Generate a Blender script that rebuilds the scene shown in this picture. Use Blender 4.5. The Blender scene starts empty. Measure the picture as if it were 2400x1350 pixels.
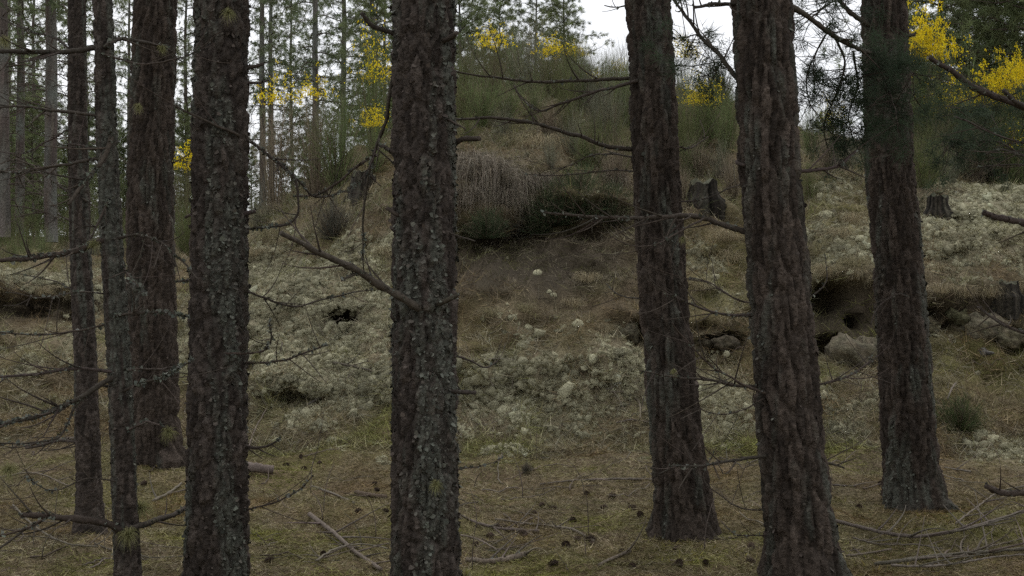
import bpy, math, random
import numpy as np
from mathutils import Vector

# ------------------------------------------------------------------ camera, sky, sun, exposure
SC = bpy.context.scene
C = SC.collection
F = 2667.0; CX, CY = 1200.0, 675.0; EYE = 1.65          # photo pixels (2400 x 1350), eye height in metres
cam_d = bpy.data.cameras.new('camera'); cam_d.sensor_width = 36.0; cam_d.lens = 36.0*F/2400.0
cam_d.clip_end = 3000.0; cam_d.clip_start = 0.05
cam = bpy.data.objects.new('camera', cam_d); C.objects.link(cam)
cam.location = (0, 0, EYE); cam.rotation_euler = (math.radians(90), 0, 0)
SC.camera = cam
SUN_EL, SUN_AZ = math.radians(52), math.radians(20)      # azimuth from +Y towards +X
W = bpy.data.worlds.new('World'); SC.world = W; W.use_nodes = True
nt = W.node_tree; nt.nodes.clear()
wo = nt.nodes.new('ShaderNodeOutputWorld'); bg = nt.nodes.new('ShaderNodeBackground')
sky = nt.nodes.new('ShaderNodeTexSky'); sky.sky_type = 'NISHITA'; sky.sun_disc = False
sky.sun_elevation = SUN_EL; sky.sun_rotation = SUN_AZ
tc = nt.nodes.new('ShaderNodeTexCoord'); nz = nt.nodes.new('ShaderNodeTexNoise')
nz.inputs['Scale'].default_value = 3.0; nz.inputs['Detail'].default_value = 5.0
cr = nt.nodes.new('ShaderNodeValToRGB')
cr.color_ramp.elements[0].color = (10.2, 10.4, 10.9, 1); cr.color_ramp.elements[1].color = (12.2, 12.2, 12.3, 1)
mx = nt.nodes.new('ShaderNodeMix'); mx.data_type = 'RGBA'; mx.inputs[0].default_value = 0.9
nt.links.new(tc.outputs['Generated'], nz.inputs['Vector']); nt.links.new(nz.outputs['Fac'], cr.inputs[0])
nt.links.new(sky.outputs[0], mx.inputs[6]); nt.links.new(cr.outputs[0], mx.inputs[7])
nt.links.new(mx.outputs[2], bg.inputs[0]); bg.inputs[1].default_value = 0.1
nt.links.new(bg.outputs[0], wo.inputs[0])
sl = bpy.data.lights.new('sun', 'SUN'); sl.energy = 0.9; sl.angle = math.radians(20); sl.color = (1, .96, .9)
so = bpy.data.objects.new('sun', sl); C.objects.link(so)
sd = Vector((math.sin(SUN_AZ)*math.cos(SUN_EL), math.cos(SUN_AZ)*math.cos(SUN_EL), math.sin(SUN_EL)))
so.rotation_euler = (-sd).to_track_quat('-Z', 'Y').to_euler(); so.location = (0, 0, 30)
vs = SC.view_settings
vs.view_transform = 'Standard'; vs.look = 'None'; vs.gamma = 1; vs.use_curve_mapping = False; vs.exposure = 0.12
SC.cycles.max_bounces = 3; SC.cycles.diffuse_bounces = 2; SC.cycles.transmission_bounces = 3
SC.cycles.use_denoising = False; SC.cycles.sample_clamp_indirect = 3.0; SC.cycles.use_adaptive_sampling = False

# ------------------------------------------------------------------ helpers
rng = np.random.default_rng(7); random.seed(7)
def lerp(a, b, t): return a + (b-a)*t
def hsh(i, j, s=0):
    i = np.asarray(i).astype(np.int64); j = np.asarray(j).astype(np.int64)
    h = (i*374761393 + j*668265263 + s*2147483647 + 12345) & 0xFFFFFFFF
    h = ((h ^ (h >> 13))*1274126177) & 0xFFFFFFFF
    h = ((h ^ (h >> 16))*2246822519) & 0xFFFFFFFF
    return ((h ^ (h >> 15)) & 0xFFFFFF)/float(0x1000000)
def vn(x, y, s=0):
    xi = np.floor(x); yi = np.floor(y); fx = x-xi; fy = y-yi
    fx = fx*fx*(3-2*fx); fy = fy*fy*(3-2*fy)
    a = hsh(xi, yi, s); b = hsh(xi+1, yi, s); c = hsh(xi, yi+1, s); d = hsh(xi+1, yi+1, s)
    return lerp(lerp(a, b, fx), lerp(c, d, fx), fy)*2-1
def fbm(x, y, s=0, o=4):
    r = 0; a = .55; k = 1.0
    for q in range(o):
        r = r+a*vn(x*k+q*17.3, y*k-q*9.1, s+q); a *= .5; k *= 2.03
    return r
def smooth(a, b, x):
    t = np.clip((x-a)/(b-a), 0, 1); return t*t*(3-2*t)
def unit(v): return v/np.maximum(np.linalg.norm(v, axis=-1, keepdims=True), 1e-9)

def mesh(name, V, F_, col=None, mat=None, smooth_=False):
    V = np.asarray(V, np.float32).reshape(-1, 3)
    if not isinstance(F_, list): F_ = [F_]
    F_ = [np.asarray(f, np.int32) for f in F_ if len(f)]
    me = bpy.data.meshes.new(name)
    nl = sum(f.size for f in F_); nf = sum(len(f) for f in F_)
    me.vertices.add(len(V)); me.loops.add(nl); me.polygons.add(nf)
    me.vertices.foreach_set('co', V.ravel())
    me.loops.foreach_set('vertex_index', np.concatenate([f.ravel() for f in F_]))
    st = []; o = 0
    for f in F_:
        st.append(o+np.arange(len(f))*f.shape[1]); o += f.size
    me.polygons.foreach_set('loop_start', np.concatenate(st).astype(np.int32))
    if smooth_: me.polygons.foreach_set('use_smooth', np.ones(nf, bool))
    me.update(calc_edges=True)
    if col is not None:
        ca = me.color_attributes.new('Col', 'FLOAT_COLOR', 'POINT')
        c4 = np.ones((len(V), 4), np.float32); c4[:, :3] = col
        ca.data.foreach_set('color', c4.ravel())
    if mat: me.materials.append(mat)
    return me
def obj(name, me, parent=None, loc=(0, 0, 0)):
    o = bpy.data.objects.new(name, me); C.objects.link(o); o.location = [float(q) for q in loc]
    if parent is not None: o.parent = parent
    return o
def tag(o, label=None, cat=None, group=None, kind=None):
    if label: o['label'] = label
    if cat: o['category'] = cat
    if group: o['group'] = group
    if kind: o['kind'] = kind
    return o
def thing(name, label, cat, loc, group=None, rz=0):
    o = obj(name, None, None, loc); o.rotation_euler[2] = rz
    return tag(o, label, cat, group)

class Acc:                                                # collects V/F/col chunks into one mesh
    def __init__(s): s.V = []; s.Q = []; s.T = []; s.c = []; s.n = 0
    def add(s, V, F_, col):
        V = np.asarray(V, float).reshape(-1, 3); F_ = np.asarray(F_)
        col = np.broadcast_to(np.asarray(col, float), V.shape)
        (s.Q if F_.shape[1] == 4 else s.T).append(F_+s.n); s.V.append(V); s.c.append(col); s.n += len(V)
        return s
    def mesh(s, name, mat, off=(0, 0, 0), sm=False):
        fs = []
        if s.Q: fs.append(np.concatenate(s.Q))
        if s.T: fs.append(np.concatenate(s.T))
        return mesh(name, np.concatenate(s.V)-np.asarray(off, float), fs, np.concatenate(s.c), mat, sm)

def ribbons(P, w, col, taper=True, flat=None):
    """P (N,K,3) centre lines, w (N,) widths, col (N,3)"""
    P = np.asarray(P, float); N, K, _ = P.shape
    D = np.empty_like(P); D[:, 1:-1] = P[:, 2:]-P[:, :-2]; D[:, 0] = P[:, 1]-P[:, 0]; D[:, -1] = P[:, -1]-P[:, -2]
    r = rng.normal(size=(N, 1, 3)) if flat is None else np.broadcast_to(np.asarray(flat, float), (N, 1, 3))
    S = unit(np.cross(D, np.broadcast_to(r, D.shape)))
    t = np.linspace(1, .15, K) if taper else np.ones(K)
    h = (np.asarray(w).reshape(-1, 1)*.5*t)[..., None]
    V = np.stack([P-S*h, P+S*h], 2).reshape(-1, 3)
    b = (np.arange(N)*2*K)[:, None]+(np.arange(K-1)*2)[None]
    Fq = np.stack([b, b+1, b+3, b+2], -1).reshape(-1, 4)
    return V, Fq, np.repeat(np.broadcast_to(col, (N, 3)), 2*K, axis=0)
def spikes(P, D, L, w, col):
    """single thin triangles starting at P along D"""
    N = len(P); S = unit(np.cross(D, rng.normal(size=(N, 3))))*(np.asarray(w).reshape(-1, 1)*.5)
    E = P+D*np.asarray(L).reshape(-1, 1)
    V = np.stack([P-S, P+S, E], 1).reshape(-1, 3)
    return V, np.arange(3*N).reshape(N, 3), np.repeat(np.broadcast_to(col, (N, 3)), 3, axis=0)
def resample(P, n):
    P = np.asarray(P, float)
    if len(P) > 2:                                        # Catmull-Rom
        Q = np.vstack([2*P[0]-P[1], P, 2*P[-1]-P[-2]]); out = []
        m = max(3, n//(len(P)-1)+1)
        for i in range(1, len(Q)-2):
            t = np.linspace(0, 1, m, endpoint=False)[:, None]; a, b, c, d = Q[i-1], Q[i], Q[i+1], Q[i+2]
            out.append(.5*(2*b+(c-a)*t+(2*a-5*b+4*c-d)*t*t+(3*b-a-3*c+d)*t**3))
        out.append(P[-1:]); P = np.vstack(out)
    s = np.concatenate([[0], np.cumsum(np.linalg.norm(np.diff(P, axis=0), axis=1))])
    u = np.linspace(0, s[-1], n)
    return np.stack([np.interp(u, s, P[:, k]) for k in range(3)], 1)
def tube(P, R, ns=6, rough=0.0, cap=True):
    P = np.asarray(P, float); n = len(P); R = np.broadcast_to(R, n)
    D = unit(np.gradient(P, axis=0)); up = np.array([.13, .31, .94])
    if abs(np.dot(D.mean(0), up)) > .85: up = np.array([.96, .2, .1])
    A = unit(np.cross(D, up)); B = np.cross(D, A)
    th = np.arange(ns)*2*math.pi/ns
    rr = R[:, None]*(1+rough*rng.uniform(-1, 1, (n, ns)))
    V = P[:, None]+rr[..., None]*(np.cos(th)[None, :, None]*A[:, None]+np.sin(th)[None, :, None]*B[:, None])
    V = V.reshape(-1, 3)
    i = np.arange(n-1)[:, None]*ns; j = np.arange(ns)[None]; k = (j+1) % ns
    Q = np.stack([i+j, i+k, i+ns+k, i+ns+j], -1).reshape(-1, 4)
    if cap:
        V = np.vstack([V, P[0], P[-1]]); a = len(V)-2; j = np.arange(ns); k = (j+1) % ns; l = (n-1)*ns
        T = np.vstack([np.stack([k, j, np.full(ns, a), np.full(ns, a)], 1)[:, :3],
                       np.stack([l+j, l+k, np.full(ns, a+1)], 1)])
        return V, Q, T
    return V, Q, np.zeros((0, 3), int)
def add_tube(acc, P, R, col, ns=6, rough=0.0):
    V, Q, T = tube(P, R, ns, rough); b = acc.n
    cc = np.asarray(col, float)
    acc.add(V, Q, cc); acc.T.append(T+b)
def flakes(P, N, size, col):
    """small curled scales standing off a surface"""
    n = len(P); N = unit(N); t1 = unit(np.cross(N, rng.normal(size=(n, 3)))); t2 = np.cross(N, t1)
    s = np.asarray(size).reshape(-1, 1); lift = rng.uniform(.05, 1.1, (n, 1)); asp = rng.uniform(.3, 1.0, (n, 1))
    a = P-N*s*.1-t2*s*asp*.6; b = P-N*s*.1+t2*s*asp*.6
    m1 = P+t1*s*.6+N*s*lift*.35-t2*s*asp*.75; m2 = P+t1*s*.6+N*s*lift*.3+t2*s*asp*.7
    e = P+t1*s*1.15+N*s*lift*.95
    V = np.stack([a, b, m1, m2, e], 1).reshape(-1, 3); k = np.arange(n)[:, None]*5
    T = np.concatenate([k+np.array([[0, 1, 3]]), k+np.array([[0, 3, 2]]), k+np.array([[2, 3, 4]])])
    return V, T, np.repeat(np.broadcast_to(col, (n, 3)), 5, axis=0)
def jit(c, n, a=.2):
    c = np.asarray(c, float); return np.clip(c*(1+a*rng.normal(size=(n, 1)))*(1+.025*rng.normal(size=(n, 3))), .002, 1)

# ------------------------------------------------------------------ materials (procedural; vertex colour = the thing's own colour, far pine needles lightened for haze)
def material(name, rough=.95, nscale=40., namt=.35, bscale=120., bump=.3, bdist=.01, transl=0., spec=.15):
    m = bpy.data.materials.new(name); m.use_nodes = True; t = m.node_tree; N = t.nodes; L = t.links
    p = N['Principled BSDF']; p.inputs['Roughness'].default_value = rough
    p.inputs['Specular IOR Level'].default_value = spec
    at = N.new('ShaderNodeAttribute'); at.attribute_name = 'Col'
    co = N.new('ShaderNodeTexCoord'); n1 = N.new('ShaderNodeTexNoise')
    n1.inputs['Scale'].default_value = nscale; n1.inputs['Detail'].default_value = 6
    L.new(co.outputs['Object'], n1.inputs['Vector'])
    mr = N.new('ShaderNodeMapRange'); mr.inputs[1].default_value = .25; mr.inputs[2].default_value = .75
    mr.inputs[3].default_value = 1-namt; mr.inputs[4].default_value = 1+namt
    L.new(n1.outputs['Fac'], mr.inputs[0])
    mu = N.new('ShaderNodeVectorMath'); mu.operation = 'SCALE'
    L.new(at.outputs['Color'], mu.inputs[0]); L.new(mr.outputs[0], mu.inputs['Scale'])
    L.new(mu.outputs[0], p.inputs['Base Color'])
    if bump:
        n2 = N.new('ShaderNodeTexNoise'); n2.inputs['Scale'].default_value = bscale; n2.inputs['Detail'].default_value = 5
        L.new(co.outputs['Object'], n2.inputs['Vector'])
        b = N.new('ShaderNodeBump'); b.inputs['Strength'].default_value = bump; b.inputs['Distance'].default_value = bdist
        L.new(n2.outputs['Fac'], b.inputs['Height']); L.new(b.outputs[0], p.inputs['Normal'])
    if transl:
        tr = N.new('ShaderNodeBsdfTranslucent'); L.new(mu.outputs[0], tr.inputs['Color'])
        ms = N.new('ShaderNodeMixShader'); ms.inputs[0].default_value = transl
        L.new(p.outputs[0], ms.inputs[1]); L.new(tr.outputs[0], ms.inputs[2])
        L.new(ms.outputs[0], N['Material Output'].inputs['Surface'])
    return m
M_ground = material('needle_litter_soil', 1., 60., .5, 45., .8, .03)
M_litter = material('dry_needles', .9, 8., .2, 0, 0)
M_bark = material('pine_bark', .95, 38., .5, 70., 1., .02)
M_wood = material('dead_wood', .9, 60., .4, 150., .4, .004)
M_lichen = material('lichen', 1., 80., .3, 70., .9, .02)
M_flake = material('lichen_scale', 1., 60., .25, 0, 0)
M_leaf = material('needles', .7, 6., .25, 0, 0, transl=.45)
M_broom = material('broom_stems', .8, 5., .2, 0, 0, transl=.2)
M_flower = material('yellow_petals', .7, 9., .12, 0, 0, transl=.5)
M_cone = material('cone_scales', .9, 90., .4, 0, 0)
M_rock = material('sandy_stone', 1., 25., .5, 40., 1., .03)

# ------------------------------------------------------------------ terrain
def zray(py, d): return EYE+(CY-py)*d/F
COLS = [  # photo column, then (row, distance) going up the slope
 (-900, [(900, 12.5), (770, 15), (735, 15.4), (655, 15.9), (610, 20), (580, 25), (570, 34)]),
 (0,    [(900, 12.5), (770, 15), (735, 15.4), (655, 15.8), (610, 20), (578, 25), (565, 34)]),
 (220,  [(900, 12.5), (775, 15), (740, 15.5), (685, 15.9), (620, 20), (578, 25), (565, 34)]),
 (330,  [(920, 12.4), (790, 15), (740, 16), (690, 17), (625, 20), (575, 25), (565, 34)]),
 (450,  [(960, 12.0), (850, 13.5), (740, 15.2), (640, 17.5), (575, 21), (550, 27), (550, 34)]),
 (600,  [(1010, 11.4), (850, 13), (700, 14.5), (600, 16.3), (540, 18.3), (515, 20), (535, 28)]),
 (750,  [(1030, 11.0), (850, 12.6), (700, 14), (600, 15), (510, 16.3), (455, 17.5), (440, 19), (460, 28)]),
 (870,  [(1040, 11.0), (850, 12.5), (700, 13.8), (560, 14.8), (460, 15.8), (395, 17), (345, 19.5), (330, 22)]),
 (1060, [(1050, 11.0), (900, 12), (750, 13), (640, 13.8), (560, 14.7), (500, 15), (410, 15.5), (320, 17.3), (245, 20), (195, 23)]),
 (1250, [(1050, 11.0), (900, 12), (750, 13), (640, 13.8), (560, 14.8), (500, 15.1), (410, 15.7), (310, 17.5), (235, 20), (185, 23)]),
 (1450, [(1045, 11.0), (900, 12), (750, 13), (640, 13.8), (550, 14.9), (450, 15.7), (360, 17), (280, 19), (215, 22), (195, 24)]),
 (1650, [(1050, 10.9), (850, 12.2), (700, 13.2), (560, 14.2), (460, 15), (390, 16.5), (310, 18.5), (245, 21), (220, 23)]),
 (1800, [(1050, 10.8), (850, 12.1), (700, 13.0), (560, 14.3), (450, 15.3), (390, 16.5), (320, 18.5), (290, 21), (285, 23)]),
 (1950, [(1050, 10.7), (850, 12.0), (820, 12.2), (690, 12.8), (640, 13), (500, 14.5), (410, 15.8), (365, 17.5), (340, 19.5)]),
 (2150, [(1070, 10.5), (840, 12.0), (800, 12.1), (680, 12.7), (600, 13.3), (500, 14.5), (430, 15.8), (405, 17.5), (385, 20)]),
 (2400, [(1070, 10.5), (900, 11.7), (820, 12.1), (680, 12.8), (550, 14), (450, 15.5), (425, 18), (410, 22)]),
 (3300, [(1070, 10.5), (900, 11.7), (820, 12.1), (680, 12.8), (550, 14), (450, 15.5), (425, 18), (410, 22)])]
GX0, GX1, GY0, GY1, GS = -40., 40., 0., 90., .1
gx = np.arange(GX0, GX1+GS/2, GS); gy = np.arange(GY0, GY1+GS/2, GS)
_P = np.empty((len(COLS), len(gy)))
for k, (_, pr) in enumerate(COLS):
    d = [0., 9.0]; z = [0., 0.]
    for (py, dd) in pr: d.append(dd); z.append(zray(py, dd))
    d += [d[-1]+2, max(48., d[-1]+20), 90.]; z += [z[-1]+.05, 3.2, 3.2]
    _P[k] = np.interp(gy, d, z)
XX, YY = np.meshgrid(gx, gy)
U = np.clip(CX+F*XX/np.maximum(YY, 1.), COLS[0][0], COLS[-1][0])
cu = np.array([c[0] for c in COLS], float)
kk = np.clip(np.searchsorted(cu, U)-1, 0, len(cu)-2); tt = (U-cu[kk])/(cu[kk+1]-cu[kk]); tt = tt*tt*(3-2*tt)*.6+tt*.4
ri = np.broadcast_to(np.arange(len(gy))[:, None], U.shape)
BASE = lerp(_P[kk, ri], _P[kk+1, ri], tt)
def blur(A, ax, n):
    for _ in range(n):
        A = (np.roll(A, 1, ax)+2*A+np.roll(A, -1, ax))/4
    return A
BASE = blur(blur(BASE, 0, 3), 1, 12)
def bil(A, x, y):
    fx = np.clip((np.asarray(x)-GX0)/GS, 0, len(gx)-1.001); fy = np.clip((np.asarray(y)-GY0)/GS, 0, len(gy)-1.001)
    i = fx.astype(int); j = fy.astype(int); a = fx-i; b = fy-j
    return lerp(lerp(A[j, i], A[j, i+1], a), lerp(A[j+1, i], A[j+1, i+1], a), b)
def H(x, y):
    x = np.asarray(x, float); y = np.asarray(y, float)
    s = smooth(9.5, 12.5, y); far = smooth(30, 60, np.hypot(x, y))
    h = bil(BASE, x, y)
    det = .07*fbm(x*1.3, y*1.3, 3, 3)+.05*fbm(x*3.4, y*3.4, 5, 3)+.022*fbm(x*11, y*11, 7, 2)
    ridge = .30*fbm(x*.8+3, y*.8, 11, 3)+.14*fbm(x*2.6, y*2.6, 13, 3)+.055*fbm(x*8, y*8, 17, 2)+.03*fbm(x*19, y*19, 19, 2)
    return h+det+ridge*s*(1-far)+far*1.2*fbm(x*.05, y*.05, 21, 3)
def proj(x, y, z):
    y = np.maximum(y, .5); return CX+F*x/y, CY-F*(z-EYE)/y
def hit(px, py, dmax=45., dmin=4.5):
    d = np.arange(dmin, dmax, .08); x = (px-CX)*d/F; z = EYE+(CY-py)*d/F
    b = np.nonzero(z < H(x, d))[0]
    if len(b) == 0: return None
    d = d[b[0]]-.08+np.arange(0, .09, .008); x = (px-CX)*d/F; z = EYE+(CY-py)*d/F; b = np.nonzero(z < H(x, d))[0]
    k = b[0] if len(b) else len(d)-1; p = np.array([x[k:k+1], d[k:k+1], H(x[k:k+1], d[k:k+1])]); a, c = sculpt(*p); h_ = (holes(*p)[0] < .2); return np.array([p[0, 0], p[1, 0]+float((a*h_)[0]), p[2, 0]+float((c*h_)[0])])
def normal(x, y, e=.08):
    gx_ = (H(x+e, y)-H(x-e, y))/(2*e); gy_ = (H(x, y+e)-H(x, y-e))/(2*e)
    return unit(np.stack([-gx_, -gy_, np.ones_like(gx_)], -1))
HOLES = [(800, 745, 32, 15, .55), (1960, 700, 40, 38, .6), (2015, 757, 20, 18, .6), (1945, 812, 42, 22, .55), (1500, 785, 26, 30, .7),
         (45, 738, 46, 10, .28), (150, 750, 30, 11, .3), (2385, 812, 34, 20, .6), (1390, 545, 45, 18, .3), (1120, 560, 40, 18, .25),
         (2185, 738, 34, 15, .3), (2245, 765, 30, 10, .25), (2350, 780, 40, 12, .35), (700, 935, 60, 16, .28), (1690, 800, 60, 18, .35), (1640, 770, 40, 14, .3)]
LIPS = [(90, 668, 190, 26, .40, .10), (1250, 475, 220, 40, .18, .04), (690, 885, 80, 30, .22, .05), (2280, 690, 190, 26, .08, .03), (2000, 655, 110, 22, .16, .03), (1440, 830, 60, 26, .15, .03)]
ALCOVE = [(1270, 585, 250, 95, .55), (2120, 750, 260, 50, .15), (100, 735, 190, 36, .25)]
def holes_(x, y, z):
    """burrows: the slope is pushed into the hill"""
    u, v = proj(x, y, z); ok = ((y > 10) & (y < 19)).astype(float); dy = 0*x; dz = 0*x
    wob = 1+.35*fbm(x*5, z*5, 41, 2)
    for (px, py, rx, ry, dep) in HOLES:
        q = (((u-px)/rx)**2+((v-py)/ry)**2)*wob
        w = np.exp(-q**2.6)*ok; dy = dy+dep*w*(1+.25*fbm(x*9, z*9, 43, 2)); dz = dz-.1*dep*w
        q2 = ((u-px)/(rx*1.25))**2+((v-(py-ry*1.5))/(ry*.7))**2
        w2 = np.exp(-q2)*ok; dy = dy-.16*dep*w2; dz = dz+.03*dep*w2
    return dy, dz
def sculpt_(x, y, z):
    """burrows, undercut banks and the ledges of the dune face"""
    dy, dz = holes_(x, y, z); u, v = proj(x, y, z); ok = smooth(10.8, 12., y)*smooth(21, 18, y)
    for (px, py, rx, ry, dep, up) in LIPS:
        w = np.exp(-((((u-px)/rx)**2)**2+((v-py)/ry)**2))*ok*(1+.5*fbm(x*3, z*3, 45, 2)); dy = dy-dep*w; dz = dz+up*w
    for (px, py, rx, ry, dep) in ALCOVE:
        dy = dy+dep*ok*np.exp(-(((u-px)/rx)**2+((v-py)/ry)**2)**1.5)
    led = .34*fbm(x*1.0, z*2.4, 46, 3)+.13*fbm(x*3.1, z*6.5, 47, 2)+.085*fbm(x*8, z*12, 48, 2)
    return dy+led*ok*smooth(20, 16.5, y), dz
def only_slope(fn):
    def g(x, y, z):
        x, y, z = (np.asarray(q, float) for q in (x, y, z)); m = (y > 10) & (y < 21.2); a = np.zeros(x.shape); b = np.zeros(x.shape)
        if m.any(): a[m], b[m] = fn(x[m], y[m], z[m])
        return a, b
    return g
holes = only_slope(holes_); sculpt = only_slope(sculpt_)
def ell(u, v, L):
    m = 0*u
    for (px, py, rx, ry, a) in L: m = np.maximum(m, a*np.exp(-(((u-px)/rx)**2+((v-py)/ry)**2)**1.3))
    return m
A_LICH = [(1350, 980, 420, 70, .46), (1300, 860, 300, 80, .42), (1600, 900, 260, 110, .5), (2100, 590, 360, 100, .6), (1720, 640, 110, 90, .4), (300, 830, 330, 80, .35), (1950, 950, 200, 60, .55), (700, 780, 220, 190, 1.1), (640, 660, 130, 100, .95), (770, 890, 190, 105, 1.1), (850, 640, 90, 120, .7), (1250, 930, 290, 110, .9),
          (1150, 1000, 140, 60, .55), (1450, 890, 140, 110, .82), (1680, 960, 120, 100, .9), (2290, 530, 220, 120, 1.05), (2340, 455, 140, 55, .85),
          (2010, 600, 110, 90, .5), (1980, 440, 80, 60, .35), (70, 660, 190, 26, 1.1), (230, 690, 70, 25, .8), (420, 800, 60, 90, .6), (1985, 1010, 75, 34, 1),
          (1300, 770, 170, 50, .35), (1460, 830, 70, 50, .55), (80, 850, 160, 70, .3), (2330, 1060, 160, 45, .5), (900, 800, 100, 120, .6), (500, 880, 60, 60, .5)]
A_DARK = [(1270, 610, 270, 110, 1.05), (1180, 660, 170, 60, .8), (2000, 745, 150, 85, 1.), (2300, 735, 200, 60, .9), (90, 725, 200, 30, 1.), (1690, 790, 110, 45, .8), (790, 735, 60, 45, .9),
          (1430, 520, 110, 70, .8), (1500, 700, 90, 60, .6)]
A_MOSS = [(2300, 860, 180, 65, 1.), (1700, 640, 110, 90, .7), (1400, 650, 80, 35, .8), (1610, 1230, 160, 70, .6), (2200, 1250, 260, 100, .7), (300, 1130, 200, 80, .6), (1960, 520, 90, 120, .6),
          (2250, 960, 120, 60, .6), (720, 990, 120, 40, .4), (1000, 1250, 300, 80, .35), (1800, 760, 300, 160, .35), (2000, 390, 60, 40, .7), (560, 1250, 200, 80, .4)]
def masks(x, y, z):
    u, v = proj(x, y, z); u = u+35*fbm(x*2, y*2, 51, 3); v = v+25*fbm(x*2, y*2, 52, 3)
    n1 = fbm(x*1.7, y*1.7, 53, 4); n2 = fbm(x*3.1, y*3.1, 54, 3)
    n3 = fbm(x*4.3, y*4.3, 55, 3); el = ell(u, v, A_LICH); li = np.clip(el*1.55-.36+.5*n1*(1.2-.7*el)+.7*n3*(1.2-.7*el), 0, 1)*(y > 9)
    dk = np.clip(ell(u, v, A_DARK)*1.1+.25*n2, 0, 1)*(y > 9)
    mo = np.clip(ell(u, v, A_MOSS)*.9+.5*n2+.5*n1+.12, 0, 1)
    return li, dk, mo
def ground_colour(x, y, z):
    li, dk, mo = masks(x, y, z)
    n = fbm(x*6, y*6, 61, 4)[..., None]
    c = np.array([.145, .113, .07])*(1+.45*n)
    c = lerp(c, np.array([.19, .135, .075]), np.clip(fbm(x*.9, y*.9, 62, 2)*1.2, 0, 1)[..., None]*.6)
    c = lerp(c, np.array([.155, .15, .05])*(1+.3*n), (mo*.8)[..., None])
    c = lerp(c, np.array([.30, .275, .185])*(1+.25*n), (li*.8)[..., None])
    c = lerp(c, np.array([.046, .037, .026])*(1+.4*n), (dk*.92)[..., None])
    return np.clip(c, .01, .9)
def axis(lo, hi, step, far, grow=1.16):
    a = list(np.arange(lo, hi+step/2, step)); s = step; v = a[-1]
    while v < far: s *= grow; v += s; a.append(v)
    s = step; v = a[0]; pre = []
    while v > -far: s *= grow; v -= s; pre.append(v)
    return np.array(pre[::-1]+a)
ax_ = axis(-9.5, 9.5, .055, 700.); ay_ = np.concatenate([axis(4.6, 9.5, .07, 0)[0:0], axis(4.6, 22., .058, 700.)])
TX, TY = np.meshgrid(ax_, ay_); TZ = H(TX, TY)
dy, dz = sculpt(TX, TY, TZ)
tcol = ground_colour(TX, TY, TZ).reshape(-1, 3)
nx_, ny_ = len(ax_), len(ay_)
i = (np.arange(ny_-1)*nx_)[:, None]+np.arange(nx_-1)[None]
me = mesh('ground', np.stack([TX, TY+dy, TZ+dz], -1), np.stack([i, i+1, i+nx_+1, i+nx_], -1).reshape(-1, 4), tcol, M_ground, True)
tag(obj('ground', me), kind='structure')

# ------------------------------------------------------------------ ground cover
def in_hole(x, y, z, k=1.0):
    dy, _ = holes(x, y, z); return dy > .2*k
def scatter(n, y0, y1, pw=1.0, margin=1.12):
    """world points inside the wedge of ground the place shows; nearer ground gets more"""
    yy = y0+(y1-y0)*rng.random(n)**pw; xx = rng.uniform(-1, 1, n)*.45*margin*yy
    return xx, yy
# dry needles on the floor and slope
def litter(n, y0, y1, L0, L1, w0, w1, up, cols, pick):
    x, y = scatter(n, y0, y1); z = H(x, y); k = ~in_hole(x, y, z) & pick(x, y, z); x, y, z = x[k], y[k], z[k]; m = len(x)
    nn = normal(x, y); d = rng.normal(size=(m, 3)); d -= nn*(d*nn).sum(1, keepdims=True); d = unit(unit(d)+nn*np.abs(rng.normal(size=(m, 1)))*up)
    sy_, sz_ = sculpt(x, y, z); P = np.stack([x, y+sy_, z+sz_], 1)+nn*rng.uniform(0, .012, (m, 1))
    cs = np.asarray(cols)[rng.integers(0, len(cols), m)]*rng.uniform(.5, 1.4, (m, 1))
    pt = fbm(x*1.6, y*1.6, 65, 3)[:, None]; p2 = fbm(x*5, y*5, 66, 3)[:, None]; cs = cs*(1+.45*p2)
    cs = lerp(cs, cs*np.array([.78, .66, .54]), np.clip(pt*2.2, 0, 1)); cs = lerp(cs, cs*np.array([.80, .90, .48]), np.clip(-pt*2.2-.1, 0, 1)); cs = np.clip(cs, .01, .6)
    return spikes(P, d, rng.uniform(L0, L1, m), rng.uniform(w0, w1, m), cs)
STRAW = [(.28, .235, .145), (.20, .155, .09), (.37, .32, .21), (.10, .075, .048), (.21, .19, .085), (.17, .165, .06), (.31, .275, .19)]
acc = Acc()
acc.add(*litter(310000, 4.6, 12.5, .03, .085, .0026, .005, .3, STRAW, lambda x, y, z: np.ones(len(x), bool)))
tag(obj('needle_litter', acc.mesh('needle_litter', M_litter)), 'brown fallen pine needles covering the forest floor', 'needles', kind='stuff')
acc = Acc()
acc.add(*litter(230000, 10.5, 23., .08, .24, .004, .008, .5, [(.31, .27, .175), (.22, .185, .12), (.40, .36, .25), (.14, .11, .075), (.20, .195, .09), (.26, .245, .19)],
                lambda x, y, z: (lambda q: (q[1] < .12+rng.random(len(x))*.85) & (q[0] < .35+rng.random(len(x))*1.2))(masks(x, y, z))))
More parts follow.
